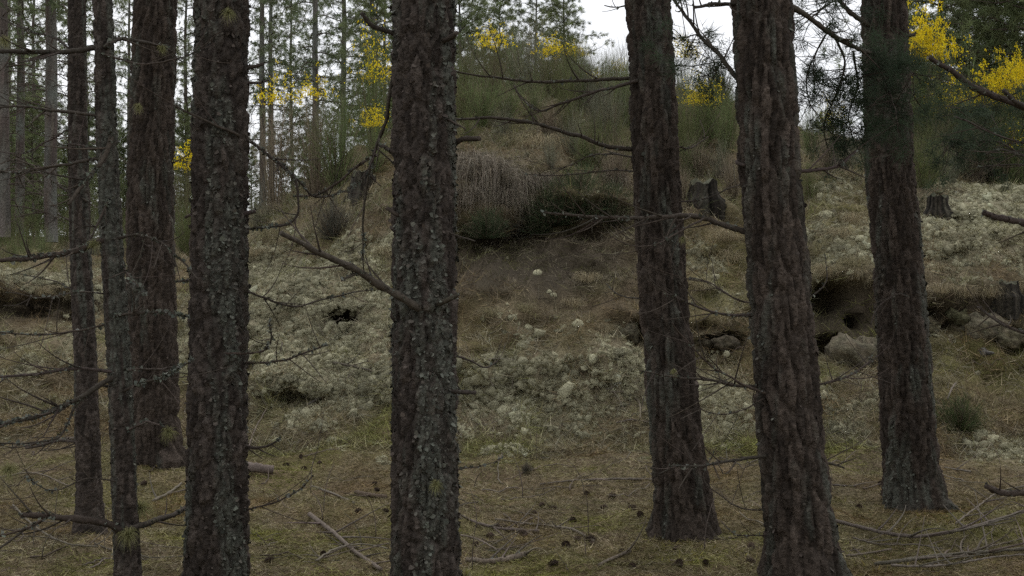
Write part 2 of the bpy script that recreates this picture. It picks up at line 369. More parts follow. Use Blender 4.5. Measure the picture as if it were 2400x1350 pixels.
def brush(n, y0, y1, pick, L0, L1, w, cols):
    x, y = scatter(n, y0, y1); z = H(x, y); k = ~in_hole(x, y, z) & pick(x, y, z); x, y, z = x[k], y[k], z[k]; m = len(x); cl = fbm(x*2.5, y*2.5, 95, 3)
    sy_, sz_ = sculpt(x, y, z); o = np.stack([x, y+sy_, z+sz_-.01], 1); d = unit(np.array([0, -.15, .75])+.55*rng.normal(size=(m, 3))); L = rng.uniform(L0, L1, m)*np.clip(.75+cl, .25, 1.6)
    e = d*L[:, None]; g = rng.normal(size=(m, 3))*.18*L[:, None]-np.array([0, 0, .25])*L[:, None]
    cs = np.asarray(cols)[np.clip((cl*3.5+rng.normal(size=m)*1.1+len(cols)/2).astype(int), 0, len(cols)-1)]*rng.uniform(.6, 1.35, (m, 1))
    return ribbons(np.stack([o, o+e*.55, o+e+g], 1), np.full(m, w), cs)
acc2 = Acc()
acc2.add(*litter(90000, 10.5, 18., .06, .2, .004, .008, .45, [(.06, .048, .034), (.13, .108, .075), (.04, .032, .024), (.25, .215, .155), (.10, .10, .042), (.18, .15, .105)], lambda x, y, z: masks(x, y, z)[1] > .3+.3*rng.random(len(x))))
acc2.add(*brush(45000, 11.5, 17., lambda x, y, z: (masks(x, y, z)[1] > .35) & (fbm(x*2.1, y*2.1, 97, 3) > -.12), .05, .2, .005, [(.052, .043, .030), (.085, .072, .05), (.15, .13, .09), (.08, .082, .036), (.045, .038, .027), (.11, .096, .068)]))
acc2.add(*brush(60000, 13.2, 24., lambda x, y, z: (bil(BASE, x, y) > 2.2) & (fbm(x*1.3, y*1.3, 96, 3)+.5*smooth(14.5, 17, y) > .12) & (masks(x, y, z)[0] < .3), .12, .40, .006, [(.13, .105, .08), (.26, .225, .175), (.33, .29, .22), (.19, .19, .10), (.13, .155, .065), (.27, .25, .185)]))
tag(obj('dead_brush', acc2.mesh('dead_brush', M_broom)), 'grey-brown dead grass and heather tangle over the upper dune', 'brush', kind='stuff')
tag(obj('dry_grass', acc.mesh('dry_grass', M_litter)), 'pale dry grass wisps strewn over the dune slope', 'grass', kind='stuff')
acc = Acc()
acc.add(*litter(90000, 4.6, 20., .02, .055, .005, .011, .9, [(.18, .165, .05), (.22, .19, .06), (.13, .125, .04)],
                lambda x, y, z: masks(x, y, z)[2] > .35+.5*rng.random(len(x))))
tag(obj('moss', acc.mesh('moss', M_litter)), 'short green moss in patches on the forest floor', 'moss', kind='stuff')
# lichen: domes lying on the slope, each lumpy
def dome_template(nr, ns):
    V = []; 
    for r in range(nr):
        a = (r/(nr-1))*math.radians(112)
        for s in range(ns): V.append((math.sin(a+1e-3)*math.cos(2*math.pi*(s+.5*(r % 2))/ns), math.sin(a+1e-3)*math.sin(2*math.pi*(s+.5*(r % 2))/ns), math.cos(a)))
    i = (np.arange(nr-1)*ns)[:, None]; j = np.arange(ns)[None]; k = (j+1) % ns
    return np.array(V), np.stack([i+j, i+ns+j, i+ns+k, i+k], -1).reshape(-1, 4)
def domes(P, N, R, hgt, cols, nr=5, ns=9, rough=.22):
    T, Q = dome_template(nr, ns); n = len(P); nv = len(T)
    t1 = unit(np.cross(N, rng.normal(size=(n, 3)))); t2 = np.cross(N, t1)
    rr = 1+rough*rng.normal(size=(n, nv)); rr[:, :ns] = rr[:, :1]
    sx = R*rng.uniform(.8, 1.3, n); sy = R*rng.uniform(.7, 1.1, n)
    V = P[:, None]+(T[None, :, 0]*rr*sx[:, None])[..., None]*t1[:, None]+(T[None, :, 1]*rr*sy[:, None])[..., None]*t2[:, None]+(T[None, :, 2]*rr*hgt[:, None])[..., None]*N[:, None]
    Fq = (np.arange(n)*nv)[:, None, None]+Q[None]
    cc = np.repeat(cols, nv, axis=0)*rng.uniform(.85, 1.15, (n*nv, 1))
    return V.reshape(-1, 3), Fq.reshape(-1, 4), cc
LICH = np.array([.445, .425, .285])
x, y = scatter(190000, 10.2, 22.); z = H(x, y)
li = masks(x, y, z)[0]; k = (rng.random(len(x)) < li**1.2) & ~in_hole(x, y, z); x, y, z = x[k][:23000], y[k][:23000], z[k][:23000]
n = len(x); N_ = normal(x, y); R_ = (rng.gamma(3., .0065, n)+.011)*(1+.5*fbm(x*1.5, y*1.5, 91, 2)); sy_, sz_ = sculpt(x, y, z); P_ = np.stack([x, y+sy_, z+sz_], 1)-N_*.006
lc = LICH*(1+.16*rng.normal(size=(n, 1)))*(1+.5*fbm(x*1.9, y*1.9, 92, 3))[:, None]; lc = np.clip(lerp(lc, np.array([.27, .235, .14]), (np.clip(.1+fbm(x*3, y*3, 93, 3), 0, 1)*.55)[:, None]), .05, .6)
acc = Acc(); acc.add(*domes(P_, N_, R_, R_*rng.uniform(.4, 1., n), lc*.74, 3, 6, .28))
nf_ = n*18; ii = rng.integers(0, n, nf_); dv = unit(rng.normal(size=(nf_, 3))+N_[ii]*1.1)
acc.add(*spikes(P_[ii]+dv*R_[ii][:, None]*rng.uniform(.5, 1.1, (nf_, 1)), unit(dv+.5*rng.normal(size=(nf_, 3))), rng.uniform(.010, .028, nf_), rng.uniform(.005, .011, nf_), lc[ii]*rng.uniform(.5, 1.35, (nf_, 1))))
tag(obj('lichen_carpet', acc.mesh('lichen_carpet', M_lichen)), 'pale grey cushion lichen carpeting the dune slope', 'lichen', kind='stuff')
print('lichen', n)
# separate large cushions
def cushion_mesh(s):
    global rng
    old = rng; rng = np.random.default_rng(s); a = Acc()
    m = 60; th = rng.uniform(0, 6.28, m); r = np.sqrt(rng.random(m))*.8
    P = np.stack([r*np.cos(th), r*np.sin(th), .25*(1-r*r)], 1); NN = unit(P*np.array([.8, .8, 0])+np.array([0, 0, 1.]))
    a.add(*domes(P, NN, rng.uniform(.13, .26, m), rng.uniform(.15, .32, m), LICH*.75*(1+.1*rng.normal(size=(m, 1))), 4, 8, .2))
    q = 4200; ii = rng.integers(0, m, q); dv = unit(rng.normal(size=(q, 3))+NN[ii]*1.2)
    a.add(*spikes(P[ii]+dv*rng.uniform(.1, .24, (q, 1)), unit(dv+.5*rng.normal(size=(q, 3))), rng.uniform(.04, .12, q), rng.uniform(.025, .05, q), LICH*(.88+.15*rng.normal(size=(q, 1)))))
    rng = old; return a.mesh('lichen_cushion', M_lichen)
CUSH = [cushion_mesh(s) for s in range(5)]
CU = [(2232, 572, 34, 'bright round lichen cushion, largest on the right slope'), (2380, 545, 22, 'small bright lichen cushion by the right edge'), (2230, 505, 26, None), (2310, 480, 22, None),
      (2350, 520, 24, None), (2180, 540, 20, None), (2280, 440, 22, None), (2375, 470, 20, None), (2330, 560, 20, None), (2260, 620, 22, None), (2200, 450, 18, None),
      (722, 590, 24, 'topmost pale lichen cushion below the left stump'), (1185, 775, 16, 'small bright lichen cushion on the brown slope beside the central pine'),
      (1210, 785, 14, None), (1310, 775, 20, None), (1420, 750, 20, None), (1440, 830, 34, 'broad grey lichen hummock left of the leaning pine'), (1980, 1005, 34, 'wide flat lichen cushion between the two right pines'),
      (690, 890, 34, 'overhanging lichen cushion at the lower edge of the left lichen slope'), (740, 905, 26, None), (650, 660, 20, None), (700, 640, 20, None), (620, 620, 18, None), (780, 790, 22, None),
      (830, 830, 24, None), (760, 830, 20, None), (1170, 905, 24, None), (1240, 925, 22, None), (1290, 960, 26, None), (1380, 950, 22, None), (1120, 960, 20, None), (1700, 950, 22, None),
      (1680, 900, 20, None), (1345, 1192, 20, 'lone pale lichen cushion among the pine cones'), (50, 655, 26, None), (110, 650, 24, None), (20, 660, 24, None), (165, 665, 22, None), (50, 858, 16, None),
      (1460, 950, 20, None), (1270, 870, 20, None), (1350, 880, 22, None), (1510, 1075, 26, 'pale lichen cushion just left of the leaning pine foot')]
def reg(px, py):
    if px > 2100: return 'pale lichen cushion on the right slope above the dark bank', 'lichen cushions on the right slope'
    if px < 300: return 'pale lichen cushion on the bank at the far left', 'lichen cushions on the left bank'
    if px < 900: return 'pale lichen cushion on the slope left of the central trunk', 'lichen cushions on the left slope'
    if px < 1560: return 'pale lichen cushion at the slope foot right of the central pine', 'lichen cushions at the slope foot'
    return 'pale lichen cushion between the two leaning pines', 'lichen cushions between the leaning pines'
for k, (px, py, r, lab) in enumerate(CU):
    p = hit(px, py)
    if p is None: continue
    s = .6*r*p[1]/F; o = obj('lichen_cushion', CUSH[k % 5], None, p-np.array([0, 0, s*.1])); o.scale = (s*1.15, s, s*.6)
    nn = normal(np.array([p[0]]), np.array([p[1]]))[0]
    o.rotation_euler = Vector(nn*.6+np.array([0, 0, .4])).to_track_quat('Z', 'Y').to_euler()
    l, g = reg(px, py); tag(o, lab or l, 'lichen', g)

# ------------------------------------------------------------------ pines: trunks
BARK_B = np.array([.064, .052, .044]); BARK_L = np.array([.100, .107, .088])
def trunk(name, parent, base, line, d, top, lich, seed, na=84, step=.012, furrow=1.0, nfl=1500, pale=(1., 1., 1.), cellw=.04, vis=None):
    """line: (row, column, width) pixels along the stem at distance d"""
    line = sorted(line, reverse=True)
    zz = np.array([EYE+(CY-p[0])*d/F for p in line]); xx = np.array([(p[1]-CX)*d/F for p in line]); rr = np.array([p[2]*.5*d/F for p in line])
    zt = zz[-1]; sl_ = (xx[-1]-xx[max(0, len(xx)-2)])/(zz[-1]-zz[max(0, len(zz)-2)])
    n2 = 6
    for q in range(1, n2+1):
        f = q/n2; zq = zt+(top-zt)*f; zz = np.append(zz, zq); xx = np.append(xx, xx[-1]+sl_*.6*(top-zt)/n2*(1-f)); rr = np.append(rr, lerp(rr[len(line)-1], .03, f**1.1))
    z0 = base[2]-.15; zv = (zt if vis is None else vis)+.25
    zs = np.concatenate([np.arange(z0, zv, step), np.arange(zv, top, .2), [top]])
    cx_ = np.interp(zs, zz, xx); cx_ = blur(cx_, 0, 0); r = np.interp(zs, zz, rr)
    cx_ = cx_+.008*fbm(zs*1.1, zs*0+seed, seed, 2); cy_ = d+.01*fbm(zs*1.1, zs*0+seed+9, seed+1, 2)
    hgt = zs-base[2]; r0 = r.copy()
    th = np.linspace(0, 2*math.pi, na, endpoint=False)
    TH, ZS = np.meshgrid(th, zs); RR = np.broadcast_to(r[:, None], TH.shape)
    flare = .32*np.exp(-np.maximum(hgt, 0)/.13)[:, None]*(1+.5*np.sin(TH*3+seed)+.3*np.sin(TH*5+seed*2))
    # bark plates: cells round the stem
    nc = max(7, int(2*math.pi*r.mean()/cellw)); rm = float(np.mean(r))
    def worley(nc_, ch, s):
        a = TH/(2*math.pi)*nc_+.6*fbm(TH*0+np.cos(TH)*2, ZS*5+np.sin(TH)*2, s+5, 2); b = ZS/ch; ai = np.floor(a); bi = np.floor(b)
        f1 = np.full(a.shape, 9.); f2 = f1.copy(); idd = np.zeros(a.shape)
        for da in (-1, 0, 1):
            for db in (-1, 0, 1):
                ca = ai+da; cb = bi+db; cm = np.mod(ca, nc_); ox = hsh(cm, cb, s); oy = hsh(cm, cb, s+1)
                q = np.maximum(np.abs(ca+ox-a)*1.0, 0)**2+(cb+oy-b)**2; q = np.sqrt(q)
                nid = hsh(cm, cb, s+2); m1 = q < f1
                f2 = np.where(m1, f1, np.minimum(f2, q)); idd = np.where(m1, nid, idd); f1 = np.where(m1, q, f1)
        return f1, f2, idd
    f1, f2, id1 = worley(nc, .15*furrow, seed); g1, g2, id2 = worley(int(nc*2.4), .03*furrow, seed+20)
    det = smooth(zv+.05, zv-.1, ZS)*np.clip(rm/.13, .5, 1.)
    crack = smooth(0, .25+.12*furrow, f2-f1); dis = (.013+.009*furrow)*(crack-.8)+.009*(id1-.5)*crack+.009*smooth(0, .25, g2-g1)*(.35+id2)-.0045
    dis = (dis+.006*fbm(np.cos(TH)*2.5, ZS*7+np.sin(TH)*2.5, seed+40, 3))*det
    RA = RR*(1+flare)+dis
    V = np.stack([cx_[:, None]+RA*np.cos(TH), cy_[:, None]+RA*np.sin(TH), ZS], -1)
    lm = np.clip((fbm(np.cos(TH)*2.2+7, ZS*2.4+np.sin(TH)*2.2, seed+60, 4)*2.1+lich-.35)*1.3, 0, 1)
    col = BARK_B*np.array(pale)*(.6+.8*id1[..., None])*(1+.5*(id2[..., None]-.5))
    col = lerp(col, BARK_L*(.8+.4*id2[..., None]), (lm*np.clip(.35+.9*crack, 0, 1))[..., None]*.75)
    V = V.reshape(-1, 3); n = len(zs)
    i = (np.arange(n-1)*na)[:, None]; j = np.arange(na)[None]; k = (j+1) % na
    Q = np.stack([i+j, i+k, i+na+k, i+na+j], -1).reshape(-1, 4)
    me = mesh('trunk', V-base, Q, col.reshape(-1, 3), M_bark, True)
    t = obj('trunk', me, parent)
    if nfl:                                              # loose scales of bark and leafy lichen
        nv = int((zs < zv).sum())*na; pk = rng.integers(0, nv, nfl*3); l_ = lm.reshape(-1)[pk]
        pk = pk[rng.random(len(pk)) < .12+.9*l_][:nfl]; Pp = V[pk]; Nn = np.stack([np.cos(TH).reshape(-1)[pk], np.sin(TH).reshape(-1)[pk], .25*np.ones(len(pk))], 1)
        cc = lerp(BARK_B*1.1, BARK_L*1.1, (np.clip(lm.reshape(-1)[pk]*1.4, 0, 1)*rng.random(len(pk))**.5)[:, None])*rng.uniform(.4, 1.6, (len(pk), 1))
        a = Acc(); a.add(*flakes(Pp, Nn, (.004+.018*rng.random(len(pk))**2.2)*np.clip(rm/.14, .6, 1.1), cc))
        tag(obj('bark_scales', a.mesh('bark_scales', M_flake, base), parent), kind='stuff')
    return (zz, xx, rr)

def stem_at(st, z): zz, xx, rr = st; return np.interp(z, zz, xx), np.interp(z, zz, rr)
BR = np.array([.062, .050, .041])
def branch(parent, base, st, d, pts, w0, w1, ddep, ntw=3, lich=.3, seed=0, ld=0., twl=1.0, attach=True):
    """pts: photo pixels from the stem outwards; ddep: how far the tip comes towards (-) or away (+)"""
    pts = np.asarray(pts, float); n = len(pts)
    if st is not None and attach:
        z0 = EYE+(CY-pts[0, 1])*d/F; sx, sr = stem_at(st, z0); x0 = (pts[0, 0]-CX)*d/F
        q = np.clip((x0-sx)/sr, -1, 1); off = -math.sqrt(max(0, 1-q*q))*sr if abs(q) < .9 else 0.
    else: off = 0.; sx = None
    dep = d+off+np.linspace(0, 1, n)**1.2*ddep
    P = np.stack([(pts[:, 0]-CX)*dep/F, dep, EYE+(CY-pts[:, 1])*dep/F], 1)
    if sx is not None:
        inner = np.array([lerp(P[0, 0], sx, .5), lerp(P[0, 1], d, .5), P[0, 2]]); P = np.vstack([inner, P])
    L = np.linalg.norm(np.diff(P, axis=0), axis=1).sum(); m = int(np.clip(L/.02, 8, 70)); Q = resample(P, m)
    sarr = np.linspace(0, L, m); Q[:, 0] += .006*fbm(sarr*9, sarr*0+seed, 71, 3); Q[:, 2] += .008*fbm(sarr*9, sarr*0+seed, 72, 3); Q[:, 1] += .02*fbm(sarr*5, sarr*0+seed, 73, 3)
    R = np.linspace(w0, w1, m)*.5*d/F*(1+.18*fbm(sarr*40, sarr*0+seed, 74, 2))
    a = Acc(); add_tube(a, Q, R, jit(BR, 1, .1)[0], 7, .2)
    b = obj('branch', a.mesh('branch', M_wood, base), parent)
    for q in range(int(round(ntw*1.7))):
        t = rng.uniform(.2, .97); k = int(t*(m-1)); o = Q[k]; dirv = unit(Q[min(k+2, m-1)]-Q[max(k-2, 0)])
        s = rng.choice([-1, 1]); l = rng.uniform(.10, .34)*twl; nrm = unit(rng.normal(size=3)*np.array([1., .8, 1.])+s*np.array([0, 0, .5]))
        dd = unit(dirv*.8+nrm*.75); cv = unit(rng.normal(size=3)); T = np.linspace(0, 1, 8)[:, None]
        Pt = o+dd*T*l+cv*l*.22*T*T+np.array([0, 0, .12*l])*T*T*T
        ta = Acc(); rt = min(R[k]*.6, .0058)
        add_tube(ta, Pt, np.linspace(rt, .0016, 8), jit(BR*1.15, 1, .15)[0], 5, .1)
        obj('twig', ta.mesh('twig', M_wood, base), b)
    nl = int(L*lich*420)
    if nl > 3:
        kk_ = rng.integers(0, m, nl); kk_ = kk_[fbm(kk_*.15, kk_*0.+seed, 75, 2) > -.15]
        if len(kk_) == 0: return b, Q
        dv = unit(rng.normal(size=(len(kk_), 3))+np.array([0, 0, .5])); la = Acc()
        la.add(*flakes(Q[kk_]+dv*R[kk_][:, None]*.8, dv, rng.uniform(.006, .018, len(kk_)), jit(BARK_L*1.25, len(kk_), .25)))
        tag(obj('lichen', la.mesh('lichen', M_flake, base), b), kind='stuff')
    return b, Q
def beard(parent, base, c, r, n=260, down=.7, col=(.24, .235, .11)):
    d = unit(rng.normal(size=(n, 3))); o = c+d*r*.15*rng.random((n, 1)); L = r*rng.uniform(.5, 1.15, n)
    e1 = o+d*L[:, None]*.5; e2 = o+d*L[:, None]*.85+np.array([0, 0, -1.])*down*L[:, None]*.6
    a = Acc(); a.add(*ribbons(np.stack([o, e1, e2], 1), np.full(n, .0022), jit(col, n, .2), True))
    tag(obj('beard_lichen', a.mesh('beard_lichen', M_broom, base), parent), kind='stuff')

# ---- crowns
def clumps(a, P, Dm, n, L0, L1, w, col, spread=.9, jitc=.25):
    m = len(P); d = unit(np.repeat(Dm, n, 0)+spread*rng.normal(size=(m*n, 3)))
    a.add(*spikes(np.repeat(P, n, 0)+.02*rng.normal(size=(m*n, 3)), d, rng.uniform(L0, L1, m*n), rng.uniform(w*.7, w*1.3, m*n), np.repeat(jit(col, m, jitc), n, 0)))
def pine_parts(seed, h, cb, rad, nb, ncl, nn, droop, L=(.1, .2), w=.014, col=(.055, .08, .028), r0=.11, deadn=8, ctop=.3):
    """a background pine: trunk, limbs, needles as three meshes about the origin"""
    global rng
    old = rng; rng = np.random.default_rng(seed)
    ta = Acc(); zs = np.linspace(-.4, h, 40); 
    Pc = np.stack([.10*fbm(zs*.3, zs*0+seed, 81, 2), .10*fbm(zs*.3, zs*0+seed, 82, 2), zs], 1)
    rad_ = r0*np.clip(1-(zs/h)**1.2*.9, .05, 1)*(1+.25*np.exp(-np.maximum(zs, 0)/.2))
    tv, tq, tt_ = tube(Pc, rad_, 14, .07); tcl = jit((.115, .095, .082), len(tv), .2)
    tcl = lerp(tcl, np.array([.17, .185, .165]), (np.clip(fbm(tv[:, 0]*9, tv[:, 2]*3, seed, 3)*1.5+.2, 0, 1))[:, None]); ta.add(tv, tq, tcl); ta.T.append(tt_)
    la = Acc(); na_ = Acc()
    for b in range(nb+deadn):
        dead = b >= nb
        z = rng.uniform(cb*.15, cb) if dead else cb+(h-cb)*((b+rng.random())/nb)**.95
        f = max(0, (z-cb)/(h-cb)); ln = rad*(lerp(1., ctop, f) if not dead else rng.uniform(.35, .9))*rng.uniform(.7, 1.15)
        az = b*2.4+rng.uniform(-.5, .5); dr = np.array([math.cos(az), math.sin(az), 0]); T = np.linspace(0, 1, 8)[:, None]
        c0 = np.array([np.interp(z, zs, Pc[:, 0]), np.interp(z, zs, Pc[:, 1]), z])
        rise = lerp(.25, .8, f); P = c0+dr*ln*T+np.array([0, 0, 1.])*(rise*ln*T-(droop+rise)*ln*T*T*.75)+.04*ln*rng.normal(size=(8, 3))*T
        add_tube(la, P, np.linspace(.022 if not dead else .012, .004, 8)*(1-.4*f), (.085, .068, .056), 4)
        if dead:
            for q in range(3):
                t = rng.uniform(.3, .95); o = P[int(t*7)]; e = o+unit(dr*.6+rng.normal(size=3)*.7)*ln*.3
                add_tube(la, np.stack([o, (o+e)/2+.02*rng.normal(size=3), e]), np.array([.005, .004, .002]), (.085, .068, .056), 3)
            continue
        m = max(3, int(ncl*(ln/rad+.15))); t = rng.random(m)**.6; o = np.stack([np.interp(t, T[:, 0], P[:, q]) for q in range(3)], 1)
        side = rng.normal(size=(m, 3))*np.array([1, 1, .45])*ln*.20*(.3+t[:, None]); e = o+side
        for q in range(0, m, 2): add_tube(la, np.stack([o[q], e[q]]), np.array([.006, .003]), (.08, .065, .05), 3)
        clumps(na_, e, unit(side*.8/ln+dr*.4+np.array([0, 0, -droop*.9+.15])), nn, L[0], L[1], w, col)
    rng = old
    return ta.mesh('trunk', M_bark), la.mesh('limbs', M_wood), na_.mesh('needles', M_leaf)
def place_pine(var, loc, rz, s, label, group, parts=(0, 1, 2), name='pine_tree'):
    o = thing(name, label, 'tree', loc, group, rz); o.scale = (s, s, s)
    for q in parts: obj(('trunk', 'limbs', 'crown')[q], var[q], o)
    return o

# ------------------------------------------------------------------ the near pines
near_crown = [pine_parts(300+q, 6.2, .0, 2.1, 34, 16, 16, .35, (.12, .22), .016, (.05, .072, .026), .03, 0) for q in range(2)]
NEAR = {}
def near_pine(key, label, line, basepx, d, top, lich, seed, **kw):
    if basepx is not None:
        p = hit(*basepx); d = float(p[1])
    x = (line[0][1]-CX)*d/F if basepx is None else (basepx[0]-CX)*d/F
    base = np.array([x, d, float(H(x, d))])
    o = thing('pine_tree', label, 'tree', base, 'near pines across the clearing')
    st = trunk('trunk', o, base, line, d, top, lich, seed, **kw)
    zc = top-5.4
    for part, nm in ((1, 'limbs'), (2, 'crown')):
        c = obj(nm, near_crown[seed % 2][part], o, (float(stem_at(st, zc+1)[0]-base[0]), 0, zc-base[2])); c.rotation_euler[2] = seed*1.7
    NEAR[key] = (o, base, st, d)
near_pine('A', 'thin crooked pine with many lichened dead side branches at the left', [(1350, 300, 60), (1180, 293, 56), (900, 281, 54), (600, 262, 50), (300, 246, 46), (0, 240, 44)], None, 5.6, 11.5, .55, 1, na=48, nfl=2600, furrow=.6, cellw=.026)
near_pine('B', 'slim straight pine just left of the thin crooked one', [(1255, 212, 62), (1150, 210, 57), (900, 203, 52), (600, 190, 48), (300, 183, 43), (0, 182, 40)], (210, 1252), 0, 12., .2, 2, na=48, nfl=900, furrow=.7, cellw=.028)
near_pine('C', 'thick brown pine with its foot on the floor behind the thin stems', [(1075, 368, 112), (1000, 363, 110), (700, 354, 109), (400, 353, 104), (0, 363, 96)], (368, 1073), 0, 12., .12, 3, na=96, nfl=1300, furrow=1.7, pale=(1.0, .97, .93))
near_pine('D', 'rough lichen-scaled pine, second thick trunk from the left', [(1350, 508, 140), (800, 511, 130), (400, 515, 127), (0, 519, 121)], None, 5.8, 12., .45, 4, na=96, nfl=8000)
near_pine('E', 'scaly dark pine trunk with broken branch stubs in the centre', [(1350, 998, 156), (1000, 994, 148), (700, 994, 148), (400, 993, 143), (0, 994, 142)], None, 5.5, 12., .45, 5, na=104, nfl=10000)
near_pine('F', 'leaning brown pine with long thin branches reaching left', [(1250, 1610, 128), (1150, 1600, 126), (1000, 1582, 120), (700, 1556, 112), (400, 1537, 108), (0, 1520, 101)], (1610, 1250), 0, 11.5, .08, 6, na=96, nfl=1100, furrow=1.8, pale=(1.0, .97, .93))
near_pine('G', 'thickest leaning pine in front, its foot cut by the lower edge', [(1375, 1886, 165), (1200, 1868, 156), (1000, 1851, 149), (700, 1828, 141), (400, 1803, 139), (0, 1787, 135)], None, 6.3, 11.5, .12, 7, na=104, nfl=1500, furrow=1.7, pale=(1.0, .97, .93))
near_pine('H', 'grey-green lichened pine standing furthest right', [(1185, 2143, 124), (1000, 2128, 122), (700, 2110, 113), (400, 2086, 107), (0, 2072, 100)], (2142, 1182), 0, 11.5, .32, 8, na=92, nfl=2800, furrow=1.7, pale=(1.0, .97, .93))
# a pine just outside the right edge whose limbs reach into the view
near_pine('R', 'pine at the right edge whose bare limbs reach into view', [(1350, 2680, 150), (700, 2660, 140), (0, 2640, 130)], None, 6.8, 12., .3, 9, na=40, step=.03, nfl=0)

def br(key, pts, w0, w1, dd, ntw=3, lich=.3, ld=0, **kw):
    o, base, st, d = NEAR[key]; br.n += 1
    return branch(o, base, st, d+ld, pts, w0, w1, dd, ntw, lich, br.n, **kw)
br.n = 0
# A
br('A', [(222, 115), (160, 122), (80, 120), (-40, 116)], 13, 9, -.3, 4, .5)
br('A', [(252, 108), (270, 93), (300, 92), (340, 100), (390, 112)], 12, 7, .3, 3, 1.)
br('A', [(225, 272), (130, 258), (60, 250), (-40, 252)], 8, 4, -.4, 4, .4)
br('A', [(222, 372), (150, 385), (70, 400), (-40, 404)], 8, 5, .3, 4, .4)
br('A', [(225, 350), (190, 341), (135, 339)], 7, 4, .2, 1, .3)
br('A', [(240, 565), (170, 590), (100, 600), (50, 607), (-40, 610)], 15, 9, -.4, 4, 1.2)
br('A', [(262, 322), (240, 380), (195, 430), (160, 480)], 13, 7, -.3, 3, 1.8)
br('A', [(280, 560), (330, 552), (380, 570), (430, 612), (462, 655)], 7, 3, -.35, 3, .3)
br('A', [(262, 870), (170, 865), (60, 880), (-40, 888)], 9, 5, -.3, 4, .5)
br('A', [(265, 885), (200, 925), (130, 960), (50, 985), (-40, 996)], 13, 7, -.5, 6, 1.2)
br('A', [(225, 905), (180, 950), (150, 1010), (110, 1035), (-30, 1042)], 7, 3, -.4, 3, .3)
br('A', [(300, 868), (360, 865), (415, 860)], 7, 4, .3, 2, .5)
br('A', [(290, 915), (330, 900), (380, 885), (450, 845)], 7, 4, -.3, 4, 2.)
br('A', [(300, 1008), (340, 990), (378, 996)], 7, 4, -.2, 2, 1.)
br('A', [(285, 1245), (255, 1228), (200, 1217), (120, 1212), (50, 1204)], 20, 11, -.3, 3, .5)
br('A', [(110, 1212), (60, 1242), (-20, 1262)], 8, 5, -.2, 3, .5, attach=False, ld=-.2)
br('A', [(310, 1238), (360, 1222), (410, 1203), (470, 1170)], 15, 11, .7, 2, .3)
br('A', [(275, 740), (330, 733), (380, 732), (440, 742)], 8, 4, -.2, 2, 1.)
br('A', [(250, 760), (160, 780), (90, 786), (-30, 778)], 5, 3, -.4, 3, .2)
br('A', [(240, 690), (180, 685), (100, 700), (20, 683)], 4, 2, -.4, 3, .2)
br('A', [(255, 470), (230, 520), (215, 560)], 7, 4, -.1, 2, 1.)
br('A', [(285, 620), (310, 660), (340, 690)], 7, 3, -.2, 2, .8)
br('A', [(275, 1130), (200, 1120), (130, 1150), (60, 1120)], 4, 2, -.4, 4, .2)
br('A', [(250, 130), (330, 148), (400, 142), (460, 120), (520, 70)], 6, 2, -.3, 3, .6)
# B, C
br('B', [(165, 300), (110, 330), (50, 360), (-20, 350)], 4, 2, .3, 3, .2)
br('B', [(200, 470), (130, 430), (90, 390)], 5, 3, .3, 2, .3)
br('B', [(205, 1045), (150, 1033), (60, 1050)], 8, 6, .2, 2, .3)
br('B', [(185, 690), (130, 660), (40, 640)], 4, 2, .4, 3, .2)
br('B', [(175, 130), (130, 90), (60, 70), (-20, 30)], 6, 3, .5, 3, .3)
br('C', [(340, 560), (320, 620), (305, 645)], 4, 2, -.2, 1, .2)
br('C', [(410, 380), (440, 365), (448, 345)], 4, 2, -.1, 1, .2)
# D
br('D', [(560, 318), (520, 300), (470, 278), (412, 250)], 7, 5, -.15, 2, 1.2)
br('D', [(577, 328), (640, 372), (690, 416), (700, 470), (695, 508), (660, 530), (585, 536)], 8, 4, .15, 5, .8)
br('D', [(695, 416), (740, 460), (800, 450), (850, 420)], 6, 3, .4, 3, .5, attach=False, ld=.1)
br('D', [(578, 157), (600, 153), (617, 148)], 11, 8, 0, 0, .5)
br('D', [(578, 192), (605, 192), (628, 187)], 9, 5, .1, 0, .4)
br('D', [(575, 500), (600, 493)], 12, 9, 0, 0, .3)
br('D', [(575, 683), (610, 695), (650, 710), (700, 716), (760, 702), (870, 678)], 6, 3, .5, 3, .3)
br('D', [(575, 852), (650, 846), (720, 826), (762, 808)], 6, 3, -.2, 3, .4)
br('D', [(540, 828), (600, 828), (625, 818), (636, 790), (632, 752)], 6, 3, -.3, 1, .5)
br('D', [(572, 1046), (620, 1046), (656, 1028)], 9, 4, -.2, 2, .3)
br('D', [(445, 658), (415, 660)], 8, 5, 0, 0, .5)
br('D', [(450, 505), (432, 512)], 10, 6, 0, 0, .5)
br('D', [(575, 1195), (640, 1180), (700, 1150), (735, 1115)], 5, 2, -.3, 2, .2)
# E
br('E', [(978, 722), (935, 695), (880, 664), (838, 634), (760, 598), (700, 565), (658, 546)], 21, 11, -.4, 4, .6)
br('E', [(843, 636), (820, 645), (798, 656)], 8, 5, -.05, 0, .3, attach=False, ld=-.3)
br('E', [(1060, 338), (1085, 326), (1122, 323)], 17, 12, -.1, 0, .4)
br('E', [(926, 78), (895, 68), (872, 58), (846, 28)], 15, 10, -.1, 0, .6)
br('E', [(1045, 92), (1072, 78)], 16, 11, -.1, 0, .5)
br('E', [(1058, 917), (1085, 918), (1114, 921)], 11, 10, -.05, 0, .3)
br('E', [(930, 358), (905, 345), (890, 338)], 14, 8, .05, 0, .5)
br('E', [(924, 170), (912, 230), (905, 280), (885, 335), (868, 400), (852, 500), (850, 600), (852, 640)], 11, 3, .4, 5, .8)
br('E', [(880, 360), (840, 385), (790, 430), (740, 455), (690, 460)], 8, 3, .3, 3, .5, attach=False, ld=.3)
